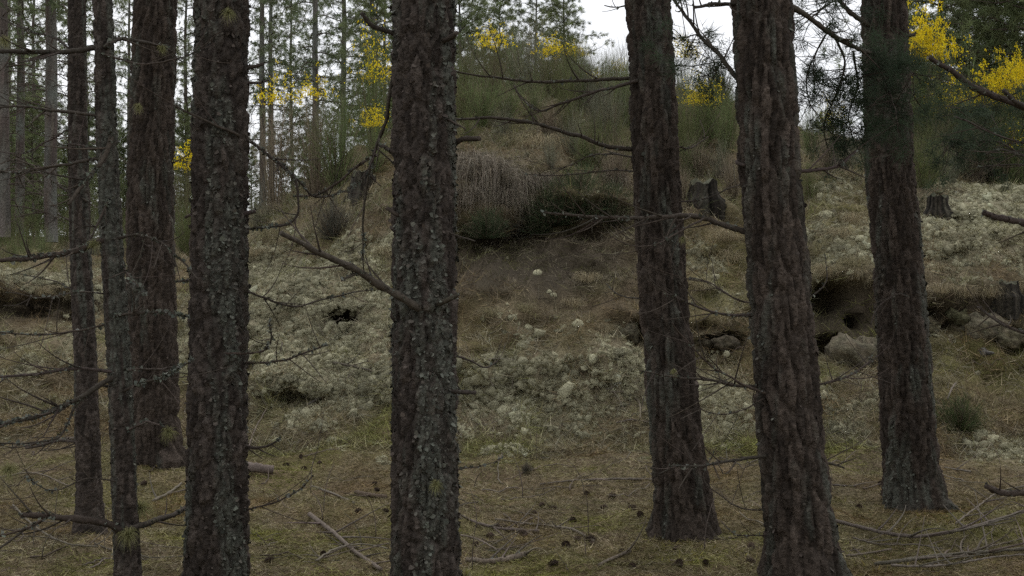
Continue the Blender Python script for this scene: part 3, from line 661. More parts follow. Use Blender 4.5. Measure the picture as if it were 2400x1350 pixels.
br('E', [(1030, 712), (1076, 690)], 15, 9, -.1, 0, .4)
br('E', [(930, 502), (905, 486)], 13, 9, 0, 0, .5)
br('E', [(1055, 545), (1112, 564)], 6, 3, -.1, 0, .2)
br('E', [(1050, 280), (1090, 302)], 6, 3, -.1, 0, .2)
br('E', [(1065, 835), (1100, 845), (1140, 862), (1165, 845)], 6, 3, .5, 1, .2)
br('E', [(1070, 1100), (1130, 1090), (1180, 1070)], 4, 2, .4, 1, .2)
# F
br('F', [(1480, 185), (1350, 191), (1250, 191), (1150, 181), (1060, 166)], 9, 4, -.4, 4, .2)
br('F', [(1490, 190), (1400, 215), (1320, 240), (1265, 260), (1225, 232), (1205, 200)], 9, 3, .3, 6, .3)
br('F', [(1482, 349), (1420, 341), (1360, 321), (1300, 302), (1230, 285), (1150, 277), (1060, 281)], 12, 5, -.4, 5, .3)
br('F', [(1473, 14), (1450, 17), (1416, 11)], 5, 3, .1, 1, .2)
br('F', [(1485, 368), (1430, 362), (1380, 366), (1290, 410)], 5, 2, .4, 4, .2)
br('F', [(1485, 402), (1420, 400), (1320, 412), (1230, 408)], 4, 2, .5, 3, .1)
br('F', [(1570, 152), (1620, 155), (1680, 145)], 4, 2, .3, 2, .1)
br('F', [(1580, 345), (1620, 345), (1660, 320)], 5, 3, .3, 2, .1)
br('F', [(1590, 475), (1650, 465), (1710, 440), (1740, 430)], 4, 2, .4, 3, .1)
br('F', [(1500, 700), (1450, 690), (1420, 665)], 4, 2, .3, 2, .1)
# G
br('G', [(1752, 546), (1680, 520), (1610, 506), (1500, 511), (1400, 508), (1275, 498)], 15, 5, -.2, 8, .3, twl=1.3)
br('G', [(1650, 512), (1590, 545), (1540, 572), (1480, 575), (1430, 555)], 5, 2, -.3, 4, .2, attach=False, ld=-.1)
br('G', [(1730, 185), (1680, 120), (1630, 70), (1575, -10)], 12, 7, .4, 5, .2)
br('G', [(1722, 10), (1680, 11), (1628, 19)], 10, 7, -.1, 2, .2)
br('G', [(1775, 905), (1720, 905), (1660, 890), (1600, 885), (1500, 870)], 9, 3, -.3, 6, .2, twl=1.2)
br('G', [(1790, 918), (1720, 890), (1660, 850), (1610, 800), (1575, 755)], 7, 3, -.3, 5, .2, twl=1.2)
br('G', [(1785, 935), (1740, 960), (1680, 970), (1630, 950)], 4, 2, -.3, 3, .1)
br('G', [(1765, 740), (1690, 736), (1620, 712), (1560, 690)], 8, 3, -.3, 5, .2, twl=1.2)
br('G', [(1765, 710), (1720, 700), (1660, 660), (1620, 650)], 5, 2, .3, 4, .2)
br('G', [(1868, 402), (1930, 398), (1970, 386), (2004, 356)], 10, 5, .3, 3, .2)
br('G', [(1855, 18), (1900, 45), (1960, 90), (2030, 122), (2060, 126)], 14, 9, .7, 4, .3)
br('G', [(1915, 902), (1990, 880), (2035, 850), (2042, 835)], 7, 3, .3, 4, .2)
br('G', [(1790, 1070), (1700, 1082), (1640, 1091), (1570, 1093)], 9, 4, -.4, 6, .2)
br('G', [(1935, 1084), (1960, 1090), (1978, 1097)], 7, 5, 0, 1, .2)
br('G', [(1755, 1195), (1700, 1170), (1650, 1120), (1680, 1050)], 4, 2, .3, 2, .1)
br('G', [(1755, 1255), (1720, 1250), (1690, 1220)], 4, 2, .3, 2, .1)
br('G', [(1895, 700), (1935, 660), (1935, 600)], 4, 2, .2, 1, .1)
br('G', [(1728, 380), (1745, 388)], 12, 8, -.1, 0, .2)
# H, R
br('H', [(2030, 55), (1990, 25), (1940, -30)], 13, 9, -.2, 2, .3)
br('H', [(2120, 85), (2145, 80)], 12, 8, 0, 0, .4)
br('H', [(2135, 700), (2100, 690), (2060, 720), (2040, 760)], 4, 2, -.3, 1, .2)
br('R', [(2580, 330), (2480, 290), (2400, 250), (2340, 226), (2280, 202), (2230, 166), (2178, 134)], 26, 10, -.2, 3, .4)
br('R', [(2400, 250), (2375, 236), (2353, 212)], 12, 8, -.1, 0, .2, attach=False, ld=-.1)
br('R', [(2600, 560), (2480, 535), (2400, 522), (2340, 511), (2304, 499)], 22, 14, -.2, 1, .5)
br('R', [(2600, 1180), (2480, 1165), (2400, 1156), (2345, 1153), (2309, 1139)], 20, 12, -.2, 3, .3)
br('R', [(2600, 400), (2480, 370), (2400, 366), (2350, 352), (2310, 361)], 8, 4, .4, 6, .3)
br('R', [(2600, 300), (2500, 320), (2400, 335), (2300, 300), (2240, 275)], 6, 3, .6, 6, .2)
br('R', [(2600, 420), (2450, 390), (2350, 387), (2290, 392)], 5, 3, .6, 5, .2)
br('R', [(2600, 830), (2450, 790), (2360, 765), (2290, 720)], 12, 5, .6, 5, .2)
for (k, px, py, r, ld) in (('A', 330, 1190, 40, .05), ('A', 300, 1252, 34, -.15), ('A', 396, 1012, 26, .1), ('A', 325, 250, 16, -.1), ('A', 380, 112, 16, .2), ('A', 20, 1100, 34, -.2), ('A', 220, 570, 20, -.1),
                           ('G', 1600, 560, 12, -.2), ('G', 1580, 870, 12, -.3), ('D', 600, 835, 16, -.25), ('E', 1022, 1135, 22, -.18), ('D', 535, 30, 24, -.2), ('A', 10, 95, 22, -.2), ('E', 1180, 545, 0, 0)):
    if r:
        o, base, st, d = NEAR[k]; d = d+ld; beard(o, base, np.array([(px-CX)*d/F, d, EYE+(CY-py)*d/F]), r*d/F, 60+r*6)
# needled sprays hanging from the branches of G
def spray(key, pts, ld, dd, w0=5, nd=26, L=(.07, .13), seed=0):
    o, base, st, d = NEAR[key]
    b, Q = branch(o, base, st, d+ld, pts, w0, 2, dd, 0, 0, 900+seed, attach=False)
    a = Acc(); ends = []
    for q in range(nd):
        k = int(rng.uniform(.2, 1)*(len(Q)-1)); e = Q[k]+rng.normal(size=3)*np.array([.13, .13, .12])-np.array([0, 0, .04])
        add_tube(a, np.stack([Q[k], (Q[k]+e)/2+.015*rng.normal(size=3), e]), np.array([.003, .0025, .002]), (.07, .055, .045), 3); ends.append(e)
    obj('twigs', a.mesh('twigs', M_wood, base), b)
    a = Acc(); ends = np.array(ends); clumps(a, ends, unit(rng.normal(size=(len(ends), 3))), 60, L[0], L[1], .0034, (.05, .07, .042), 1.0)
    tag(obj('needles', a.mesh('needles', M_leaf, base), b), kind='stuff')
spray('G', [(1960, 92), (1980, 150), (1960, 220), (1930, 290), (1935, 340)], .5, .3, 6, 34, seed=1)
spray('G', [(2030, 122), (2060, 170), (2090, 230), (2105, 290)], .9, -.6, 6, 30, seed=2)
spray('G', [(2000, 118), (2010, 200), (1990, 270), (2000, 340)], .6, .2, 6, 34, seed=3)
spray('G', [(1940, 75), (1910, 130), (1890, 190), (1900, 260)], .4, .3, 5, 26, seed=4)
spray('G', [(1640, 80), (1610, 85), (1590, 95)], .25, .1, 4, 12, seed=5)
spray('G', [(1700, 140), (1670, 170), (1640, 180)], .1, .2, 4, 14, seed=6)
spray('G', [(2040, 125), (2110, 150), (2140, 180)], .8, -.4, 4, 24, seed=7)
spray('G', [(1900, 45), (1930, 20), (1990, -20)], .2, .3, 5, 24, seed=8)
spray('R', [(2400, 366), (2330, 330), (2260, 340), (2200, 330)], .4, .6, 5, 40, seed=9)
spray('R', [(2420, 200), (2330, 240), (2260, 260)], .8, .6, 5, 40, seed=10)

# ------------------------------------------------------------------ background pines
PV = [pine_parts(401, 13, 1.6, 2.1, 60, 22, 22, .75, (.12, .26), .014, (.175, .205, .11), .11, 10, .45),  # needle colours lightened to stand in for haze and backlight
      pine_parts(402, 14, 2.4, 1.8, 54, 20, 22, .9, (.12, .26), .014, (.165, .20, .11), .10, 14, .45),
      pine_parts(403, 12, .8, 2.0, 60, 22, 22, .65, (.12, .26), .014, (.185, .215, .11), .08, 6, .4),
      pine_parts(404, 14, 4.2, 1.7, 40, 18, 16, .6, (.13, .26), .022, (.15, .18, .095), .115, 34, .5)]
YP = [pine_parts(411, 4.6, .3, 1.45, 60, 22, 28, -.1, (.10, .20), .011, (.18, .21, .10), .05, 0, .25),  # haze put into these needles too, as a paler green
      pine_parts(412, 5.4, .4, 1.7, 62, 22, 28, .0, (.10, .20), .011, (.155, .185, .09), .06, 0, .25)]
def at(px, d): x = (px-CX)*d/F; return (x, d, float(H(x, d))-.03)
LT = [(12, 20.5, 3, 1.12, 'pale grey pine trunk at the very left edge'), (43, 25, 3, .9, 'thin dark background pine right of the edge trunk'), (116, 21, 3, 1.05, 'grey background pine seen between the edge trunk and the slim pine'),
      (615, 31, 1, .95, 'slender pine on the skyline just right of the second thick trunk'), (740, 30, 1, .95, 'slender straight skyline pine in the gap left of the central trunk'), (638, 36, 3, .9, 'very thin distant pine in the gap left of the central trunk')]
for (px, d, v, s, lab) in LT: place_pine(PV[v], at(px, d), px*.7, s, lab, 'pines on the skyline')
for k, (px, d, v, s) in enumerate([(-120, 24, 0, .9), (80, 34, 2, .95), (200, 36, 0, 1.), (300, 33, 2, .85), (435, 34, 2, .9), (20, 44, 0, 1.05), (470, 44, 1, 1.)]):
    place_pine(PV[v], at(px, d), px*1.3+k, s, 'dense green pine in the wood behind the left trunks', 'pines in the wood at the left')
for k, (px, d, v, s) in enumerate([(685, 38, 2, .9), (805, 34, 1, 1.0), (875, 32, 0, .95), (905, 40, 2, 1.)]):
    place_pine(PV[v], at(px, d), px*1.1+k, s, 'light green drooping pine behind the crest left of the centre', 'pines behind the crest')
for k, (px, d, v, s) in enumerate([(1080, 27, 1, .78), (1170, 29, 0, .82), (1255, 27, 1, .68), (1330, 30, 0, .62), (1322, 25, 0, .62), (1110, 34, 1, .95), (960, 28, 0, .85), (880, 25, 1, .75)]):
    place_pine(YP[v], at(px, d), px*.9+k, s*1.05, 'young bushy pine on the crest right of the central trunk', 'young pines on the crest', name='young_pine')
for k, (px, d, v, s) in enumerate([(30, 30, 0, .8), (75, 27, 0, .75), (90, 35, 1, .9), (160, 29, 0, .6), (240, 36, 1, .8), (290, 33, 0, .7), (435, 30, 0, .7), (470, 37, 1, .8), (60, 40, 1, 1.), (200, 42, 0, 1.), (-60, 30, 1, .9), (590, 40, 0, .7), (660, 38, 1, .6), (720, 42, 0, .8)]):
    place_pine(YP[v], at(px, d), px*.9+k, s, 'low young pine filling the gaps of the left wood', 'young pines in the left wood', name='young_pine')
for k, (px, d, v, s) in enumerate([(2200, 21.5, 1, 1.15), (2320, 21, 0, 1.15), (2430, 20, 1, 1.2), (2260, 25, 0, 1.2), (2380, 25, 1, 1.25), (2520, 22, 0, 1.3), (2130, 25, 0, .95)]):
    place_pine(YP[v], at(px, d), px*.9+k, s, 'dark green bushy pine behind the yellow broom at the right', 'pines at the upper right', name='young_pine')
place_pine(YP[0], at(1935, 27), 1.1, .42, 'young pine glimpsed between the two right trunks', 'pines at the upper right', name='young_pine')
for k, (x, y, v, s) in enumerate([(-5, -3, 2, .9), (4, -4, 0, 1.), (-1.5, -5, 2, 1.), (8, -1, 3, 1.), (-9, 1, 3, 1.), (-7, 6, 3, .95), (9.5, 5, 3, 1.), (1.5, -8, 0, 1.1), (-6, -9, 0, 1.1), (7.5, -8, 2, 1.1), (-10, 10, 3, 1.), (12, 10, 3, 1.)]):
    place_pine(PV[v], (x, y, float(H(np.array(x), np.array(max(y, 0.))))-.05), k*1.9, s, 'dark plantation pine standing around the clearing, out of view', 'plantation pines around the viewer')

# ------------------------------------------------------------------ broom, heather and tussocks
def broom_parts(seed, n, h, spread, col, w=.006, flower=0, fr=(.6, 1.0), twig=3, bare=.0, arch=.25, fsize=.02):
    global rng
    old = rng; rng = np.random.default_rng(seed)
    az = rng.uniform(0, 2*math.pi, n); inc = np.abs(rng.normal(size=n))*spread; hh = h*rng.uniform(.6, 1.05, n)*np.clip(1.1-.35*inc, .4, 1.1)
    d = np.stack([np.cos(az)*np.sin(np.clip(inc, 0, 1.4)), np.sin(az)*np.sin(np.clip(inc, 0, 1.4)), np.cos(np.clip(inc, 0, 1.4))], 1)
    o = np.stack([np.cos(az)*h*.10, np.sin(az)*h*.10, 0*az], 1)*rng.random((n, 1))-np.array([0, 0, .04])
    T = np.linspace(0, 1, 6)[None, :, None]; bend = rng.normal(size=(n, 1, 3))*arch*.5; 
    P = o[:, None]+d[:, None]*hh[:, None, None]*T+bend*hh[:, None, None]*T*T*.5+np.array([0, 0, .12])*hh[:, None, None]*T*T
    st = Acc(); cs = jit(col, n, .28); dd_ = rng.random(n) < .25; cs[dd_] = jit((.15, .12, .085), int(dd_.sum()), .25); st.add(*ribbons(P, rng.uniform(.7, 1.4, n)*w*1.25, cs))
    m = n*twig; ii = rng.integers(0, n, m); t = rng.uniform(.3+bare*.4, .95, m); k = (t*5).astype(int); f = (t*5-k)[:, None]
    q = lerp(P[ii, k], P[ii, np.minimum(k+1, 5)], f); dd = unit(P[ii, 5]-P[ii, 2]); e = unit(dd+.5*rng.normal(size=(m, 3))+np.array([0, 0, .15])); L = hh[ii]*rng.uniform(.12, .36, m)
    tp = np.stack([q, q+e*L[:, None]*.55+.03*rng.normal(size=(m, 3))*L[:, None], q+e*L[:, None]+dd*L[:, None]*.15], 1)
    st.add(*ribbons(tp, rng.uniform(.6, 1.2, m)*w*.85, cs[ii]*rng.uniform(.8, 1.25, (m, 1))))
    res = [st.mesh('stems', M_broom)]
    if flower:
        tops = np.concatenate([P[:, 4:].reshape(-1, 3), tp[:, 1:].reshape(-1, 3)]); zc = (tops[:, 2]-tops[:, 2].min())/np.ptp(tops[:, 2])
        cl = fbm(tops[:, 0]*5/h, tops[:, 1]*5/h+tops[:, 2]*2/h, seed, 2); ok = np.nonzero((zc > fr[0]) & (cl > -.22))[0]
        pk = ok[rng.integers(0, len(ok), flower)]; c = tops[pk]+.02*rng.normal(size=(flower, 3)); s = rng.uniform(.6, 1.3, flower)[:, None]*fsize
        a1 = unit(rng.normal(size=(flower, 3))); b1 = unit(np.cross(a1, rng.normal(size=(flower, 3)))); c1 = np.cross(a1, b1)
        V = np.stack([c-a1*s, c+b1*s*.8, c+a1*s, c-b1*s*.8, c+c1*s*.8], 1).reshape(-1, 3); b = (np.arange(flower)*5)[:, None]
        Ft = np.concatenate([b+np.array([[0, 1, 4]]), b+np.array([[1, 2, 4]]), b+np.array([[2, 3, 4]]), b+np.array([[3, 0, 4]])])
        fa = Acc(); fa.add(V, Ft, np.repeat(jit((.88, .70, .03), flower, .15), 5, 0)); res.append(fa.mesh('flowers', M_flower))
    rng = old; return res
GR = (.145, .185, .075); GG = (.195, .20, .14); DG = (.065, .09, .045); BRN = (.24, .20, .145)
BV = {'green': broom_parts(501, 270, 1., .42, GR, .005, twig=5, arch=.5), 'green2': broom_parts(502, 240, 1., .55, (.125, .145, .055), .005, twig=5, arch=.6), 'grey': broom_parts(503, 250, 1., .5, GG, .005, twig=5, arch=.6), 'dark': broom_parts(504, 620, 1., .75, DG, .010, 0, twig=5),
      'yellow': broom_parts(505, 220, 1., .40, GR, .006, 1000, (.60, 1), fsize=.012), 'yellow2': broom_parts(506, 200, 1., .45, (.12, .12, .06), .006, 560, (.68, 1), fsize=.013), 'sparse': broom_parts(507, 220, 1., .45, GR, .006, 520, (.45, 1), fsize=.013),
      'leggy': broom_parts(508, 160, 1., .30, BRN, .006, 430, (.70, 1), bare=.8, fsize=.011), 'brown': broom_parts(509, 260, 1., .5, BRN, .006, twig=4, arch=.5), 'gold': broom_parts(510, 380, 1., .48, (.10, .125, .045), .005, 4200, (.68, 1), fsize=.0095, twig=5),
      'heather': broom_parts(511, 420, 1., .8, (.11, .105, .085), .012, twig=5, arch=.5), 'olive': broom_parts(513, 380, 1., .5, (.10, .115, .055), .005, twig=5, arch=.7), 'low': broom_parts(512, 420, 1., .95, (.075, .095, .04), .012, twig=5)}
def shrub(kind, px, py, hpx, label, group, wide=1.0, d=None, name='broom_bush', cat='shrub'):
    p = hit(px, py) if d is None else None
    if p is None:
        dd = d or 21.; p = np.array([(px-CX)*dd/F, dd, float(H((px-CX)*dd/F, dd))])
    s = hpx*p[1]/F
    o = thing(name, label, cat, p, group, rng.uniform(0, 6.28)); o.scale = (s*wide, s*wide, s)
    tag(obj('stems', BV[kind][0], o), kind='stuff')
    if len(BV[kind]) > 1: tag(obj('flowers', BV[kind][1], o), kind='stuff')
CR = 'broom bushes along the crest'; SLP = 'broom bushes on the upper slope'
shrub('green', 790, 440, 190, 'large green broom beside the left stump', SLP, .9)
shrub('green2', 745, 440, 150, 'green broom sprouting left of the large one by the stump', SLP, .8)
shrub('yellow', 878, 400, 120, 'tall broom with yellow flowers touching the central trunk on its left', SLP, .75)
shrub('sparse', 880, 350, 240, 'tall loose broom with scattered yellow blossom behind the central trunk', SLP, .6)
shrub('leggy', 645, 505, 235, 'leggy bare broom topped with yellow blossom in the gap left of the central trunk', CR, .75)
shrub('leggy', 740, 460, 205, 'second leggy broom with yellow top in the gap left of the central trunk', CR, .7)
shrub('grey', 605, 535, 70, 'small dry broom clump on the skyline right of the second thick trunk', CR)
shrub('heather', 785, 560, 85, 'grey heather bush below the left stump', SLP, 1., name='heather_bush')
shrub('green', 1130, 300, 105, 'rounded green broom right of the central trunk', SLP, 1.4)
shrub('green2', 1090, 290, 100, 'green broom tucked against the right side of the central trunk', SLP, 1.2)
shrub('green', 1190, 285, 85, 'low green broom under the long thin branches', SLP, 1.2)
for k, (kd, px, py, h) in enumerate([('yellow2', 1150, 215, 150), ('yellow2', 1290, 205, 130), ('grey', 1240, 215, 150), ('grey', 1100, 215, 110), ('grey', 1200, 235, 110), ('green2', 1330, 220, 110), ('yellow2', 1400, 215, 80),
                                     ('yellow2', 1450, 215, 80), ('grey', 1370, 240, 100), ('green2', 1270, 250, 110), ('green', 1420, 255, 110), ('brown', 1160, 260, 80), ('grey', 1310, 265, 90), ('yellow2', 1345, 210, 90), ('green2', 1160, 210, 130), ('grey', 1385, 215, 120), ('green2', 1430, 215, 125), ('grey', 1465, 215, 120), ('green2', 1340, 215, 130)]):
    shrub(kd, px, py, h, ('yellow-topped broom on the crest left of the leaning pine' if 'yellow' in kd else 'grey-green broom on the crest left of the leaning pine'), CR, .8, d=19.+(k % 5)*.9)
for k, (kd, px, py, h) in enumerate([('green2', 1085, 240, 130), ('green', 1215, 215, 130), ('green2', 1300, 235, 120), ('green', 1360, 260, 120), ('green2', 1445, 250, 120), ('green', 1250, 290, 100), ('grey', 1180, 330, 80), ('green2', 1330, 320, 110), ('green', 1470, 300, 130), ('grey', 1400, 330, 100), ('green2', 1460, 400, 120), ('green', 1370, 400, 90), ('grey', 1290, 400, 70), ('green2', 1100, 340, 80)]):
    shrub(kd, px, py, h, 'upright green broom on the upper slope left of the leaning pine', 'broom left of the leaning pine', .8)
for k, (kd, px, py, h) in enumerate([('green2', 1590, 330, 130), ('green', 1665, 330, 130), ('yellow', 1640, 350, 120), ('green2', 1715, 330, 120), ('green', 1620, 420, 90), ('grey', 1690, 420, 80), ('brown', 1600, 470, 80)]):
    shrub(kd, px, py, h, 'broom crowded between the two leaning pines', 'broom between the leaning pines', .75)
for k, (kd, px, py, h) in enumerate([('green2', 2160, 440, 120), ('grey', 2230, 440, 90), ('brown', 2290, 430, 100), ('green2', 2350, 425, 120), ('brown', 2390, 430, 100), ('grey', 1990, 400, 70), ('brown', 1930, 400, 90)]):
    shrub(kd, px, py, h, 'tangled broom at the top of the right slope', 'broom at the top of the right slope', 1.)
shrub('grey', 1430, 330, 130, 'grey-green broom left of the leaning pine, upper', SLP, .8)
shrub('green2', 1400, 395, 120, 'broom left of the leaning pine, middle', SLP, .8)
shrub('grey', 1340, 375, 100, 'pale broom in the middle of the upper slope', SLP, .8)
shrub('brown', 1440, 440, 110, 'brown dead broom left of the leaning pine', SLP, 1.)
shrub('brown', 1290, 320, 80, 'brown dead broom under the crossing branches', SLP, 1.2)
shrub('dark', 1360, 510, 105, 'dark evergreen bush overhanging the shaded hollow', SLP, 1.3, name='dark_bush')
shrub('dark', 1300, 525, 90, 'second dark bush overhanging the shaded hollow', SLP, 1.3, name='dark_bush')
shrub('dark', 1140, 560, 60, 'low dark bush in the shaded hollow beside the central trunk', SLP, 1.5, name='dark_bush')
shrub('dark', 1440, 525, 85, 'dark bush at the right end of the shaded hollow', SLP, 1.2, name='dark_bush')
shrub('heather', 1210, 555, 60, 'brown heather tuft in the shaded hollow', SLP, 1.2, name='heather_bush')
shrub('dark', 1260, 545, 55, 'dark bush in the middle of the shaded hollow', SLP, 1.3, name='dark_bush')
shrub('yellow', 1600, 250, 130, 'yellow broom against the sky right of the leaning pine', CR, .7, d=21.)
shrub('dark', 1680, 262, 110, 'rounded dark green bush between the two leaning pines', CR, .9, name='dark_bush')
shrub('sparse', 1640, 345, 145, 'green broom with scattered yellow flowers between the two leaning pines', SLP, .8)
shrub('green2', 1610, 380, 150, 'green broom right of the leaning pine', SLP, .7)
shrub('green', 1700, 370, 130, 'green broom left of the thickest pine', SLP, .7)
shrub('brown', 1640, 410, 80, 'dry brown broom above the middle stump', SLP, 1.2)
shrub('brown', 1720, 470, 110, 'dry brown broom right of the middle stump', SLP, .8)
shrub('grey', 1600, 300, 90, 'grey broom below the skyline between the leaning pines', SLP, 1.)
shrub('green', 1905, 375, 130, 'green broom between the two right trunks', SLP, .7)
shrub('sparse', 1950, 365, 120, 'broom with a few yellow flowers between the two right trunks', SLP, .7)
shrub('green2', 1900, 470, 90, 'small broom clump right of the thickest pine', SLP, .7)
shrub('green2', 2180, 430, 110, 'green broom at the right foot of the upper slope', SLP, .9)
shrub('green', 2250, 420, 80, 'small green broom above the right lichen slope', SLP, .9)
shrub('brown', 2160, 390, 120, 'dry brown broom right of the grey-green pine', SLP, 1.)
shrub('gold', 2165, 400, 285, 'tall broom covered in bright yellow blossom right of the grey-green pine', CR, .55, d=18.)
shrub('gold', 2345, 400, 222, 'broom with a dense golden flower head near the right edge', CR, .6, d=17.5)
shrub('gold', 2385, 400, 235, 'golden broom head cut by the right edge', CR, .5, d=17.8)
shrub('sparse', 2250, 410, 240, 'loose broom with few flowers between the two golden bushes', CR, .8, d=18.)
shrub('sparse', 2390, 400, 160, 'broom with few flowers below the right golden bush', CR, .9, d=17.5)
for k, (kd, px, h) in enumerate([('olive', 2200, 170), ('brown', 2280, 150), ('olive', 2320, 180), ('brown', 2230, 140), ('heather', 2370, 110), ('brown', 2400, 140), ('olive', 2450, 200), ('olive', 2140, 170), ('dark', 2290, 90), ('dark', 2350, 100)]):
    shrub(kd, px, 420, h, 'tangled green and brown broom behind the right lichen slope', 'broom thicket at the right', 1.1, d=17.3+.3*k)
shrub('low', 2250, 1010, 80, 'low olive-green bush at the foot of the right bank', None, 1.4, name='low_bush')
shrub('heather', 1235, 1110, 24, 'small dark sprig on the floor right of the central trunk', None, 1.2, name='low_bush')
shrub('heather', 1700, 420, 30, 'grey heather by the middle stump', None, 1.2, name='heather_bush')
for k, (kd, px, d, h) in enumerate([('green', 60, 18.5, 85), ('green2', 30, 19, 90), ('green', 100, 19.5, 80), ('green2', 445, 19, 120), ('yellow2', 436, 22, 190), ('green', 430, 19.5, 100), ('brown', 170, 18.5, 60), ('green2', 150, 23, 90), ('green', 310, 20, 80), ('green2', 60, 21, 110), ('grey', 215, 20, 90), ('green2', 270, 24, 120), ('green', 10, 24, 120), ('grey', 540, 23, 90), ('green2', 200, 27, 130), ('green', 380, 26, 120)]):
    shrub(kd, px, 0, h, 'green broom clump in front of the wood at the far left', 'broom in front of the left wood', .9, d=d)
# dead tussock and grass tufts
def tussock_mesh(seed, n, col, fall=1.0):
    global rng
    old = rng; rng = np.random.default_rng(seed)
    az = rng.uniform(0, 6.28, n); r = rng.random(n)**.5*.35; up = rng.uniform(.25, .8, n); out = rng.uniform(.25, .8, n)
    D = np.stack([np.cos(az), np.sin(az), 0*az], 1); o = D*r[:, None]; z = np.array([0, 0, 1.])
    P = np.stack([o-z*.05, o+D*out[:, None]*.3+z*up[:, None]*.7, o+D*out[:, None]*.75+z*up[:, None]*.75, o+D*out[:, None]*1.0+z*up[:, None]*.35*1, o+D*out[:, None]*1.1-z*fall*rng.uniform(.1, .6, (n, 1))], 1)+.05*rng.normal(size=(n, 5, 3))+.16*rng.normal(size=(n, 1, 3))*np.linspace(0, 1, 5)[None, :, None]
    a = Acc(); a.add(*ribbons(P, rng.uniform(.008, .02, n), jit(col, n, .45))); rng = old
    return a.mesh('tussock', M_broom)
TU = [tussock_mesh(601, 800, (.27, .235, .185)), tussock_mesh(602, 260, (.33, .28, .18), .3), tussock_mesh(603, 220, (.28, .25, .15), .2)]
def tuft(v, px, py, r, label, group=None, name='grass_tussock'):
    p = hit(px, py)
    if p is None: return
    s = r*p[1]/F; o = obj(name, TU[v], None, p); o.scale = (s, s, s); o.rotation_euler[2] = rng.uniform(0, 6.28); tag(o, label, 'grass', group)
tuft(0, 1140, 440, 105, 'big drooping tussock of dead grey grass beside the central trunk')
tuft(0, 1210, 460, 70, 'smaller dead grass tussock right of the big drooping one')
tuft(0, 1100, 400, 70, 'dead grass clump above the big drooping tussock')
for (px, py, r) in [(1095, 480, 60), (1190, 485, 56), (1260, 440, 50), (1440, 430, 40)]:
    tuft(0, px, py, r, 'grey dead grass draping over the rim of the shaded hollow', 'grass on the rim of the hollow')
for (px, py, r) in [(1930, 655, 36), (1990, 660, 40), (2050, 670, 36), (2190, 690, 40), (2250, 700, 40), (2310, 700, 40), (2390, 690, 40), (20, 690, 36), (100, 695, 36), (170, 705, 30), (790, 700, 34)]:
    tuft(1, px, py, r, 'dry grass hanging over the undercut bank', 'grass over the undercut banks', 'grass_tuft')
for (px, py, r) in [(1900, 600, 50), (1960, 560, 44), (1990, 630, 44), (1930, 650, 40), (2000, 520, 40), (1700, 560, 44), (1660, 600, 40), (1720, 610, 40), (2180, 640, 40), (1640, 680, 36), (1380, 660, 40), (1150, 740, 36), (1230, 730, 36), (1340, 720, 34), (1420, 780, 34), (900, 600, 40), (640, 560, 44),
                    (180, 640, 36), (400, 690, 30), (1700, 850, 30), (1950, 900, 30), (2220, 900, 34), (2350, 950, 30), (600, 600, 36), (760, 480, 40), (1270, 350, 60), (1200, 340, 50), (1650, 440, 40), (1990, 420, 40), (660, 500, 40)]:
    tuft(random.choice([1, 2]), px, py, r, 'small straw-coloured grass tuft on the dune slope', 'straw grass tufts on the slope', 'grass_tuft')

# ------------------------------------------------------------------ stumps, stones, cones, fallen wood
def stump(px, py, wpx, hpx, label, seed):
    p = hit(px, py); d = p[1]; r = wpx*.5*d/F; h = hpx*d/F
    o = thing('tree_stump', label, 'stump', p, 'old stumps on the slope'); ns, nr = 48, 16
    th = np.arange(ns)*2*math.pi/ns; zz = np.linspace(-.25, h, nr)
    TH, ZZ = np.meshgrid(th, zz); rr = r*(.9+(.5+.25*np.sin(TH*4+seed*2))*np.exp(-np.maximum(ZZ, 0)/(h*.35)))*(1+.035*np.tile(rng.normal(size=ns), (nr, 1))+.02*np.sin(TH*7+seed)+.025*rng.normal(size=TH.shape)+.06*fbm(np.cos(TH)*3, ZZ*4+np.sin(TH)*3, seed, 3))
    top = (ZZ == h); Zt = ZZ+np.where(top, .5*h*fbm(np.cos(TH)*1.3+seed, np.sin(TH)*1.8, seed+2, 3)+.03*h*rng.normal(size=TH.shape), 0)
    V = np.stack([rr*np.cos(TH), rr*np.sin(TH), Zt], -1).reshape(-1, 3); i = (np.arange(nr-1)*ns)[:, None]; j = np.arange(ns)[None]; k = (j+1) % ns
    obj('bark', mesh('bark', V, np.stack([i+j, i+k, i+ns+k, i+ns+j], -1).reshape(-1, 4), np.tile(jit((.044, .039, .031), ns, .45), (nr, 1))*rng.uniform(.7, 1.3, (len(V), 1)), M_bark), o)
    ring = V[-ns:]; c = ring.mean(0); Vt = np.vstack([ring*np.array([.99, .99, 1])+np.array([0, 0, .002]), lerp(ring, c, .5)+np.array([0, 0, .02])*rng.normal(size=(ns, 1)), c[None]]); j = np.arange(ns); k = (j+1) % ns
    Q = np.stack([j, k, ns+k, ns+j], 1); T = np.stack([ns+j, ns+k, np.full(ns, 2*ns)], 1)
    obj('cut_top', mesh('cut_top', Vt, [Q, T], jit((.075, .075, .05), len(Vt), .25), M_wood), o)
stump(848, 470, 58, 62, 'grey stump beside the green broom left of the central trunk', 1)
stump(1650, 472, 68, 42, 'mossy stump between the two leaning pines', 2)
stump(2195, 503, 50, 34, 'small weathered stump on the right lichen slope', 3)
stump(2360, 700, 50, 26, 'dark stump on the bank at the right edge', 4)
stump(1955, 400, 34, 24, 'low stump below the pile of dead branches', 5)
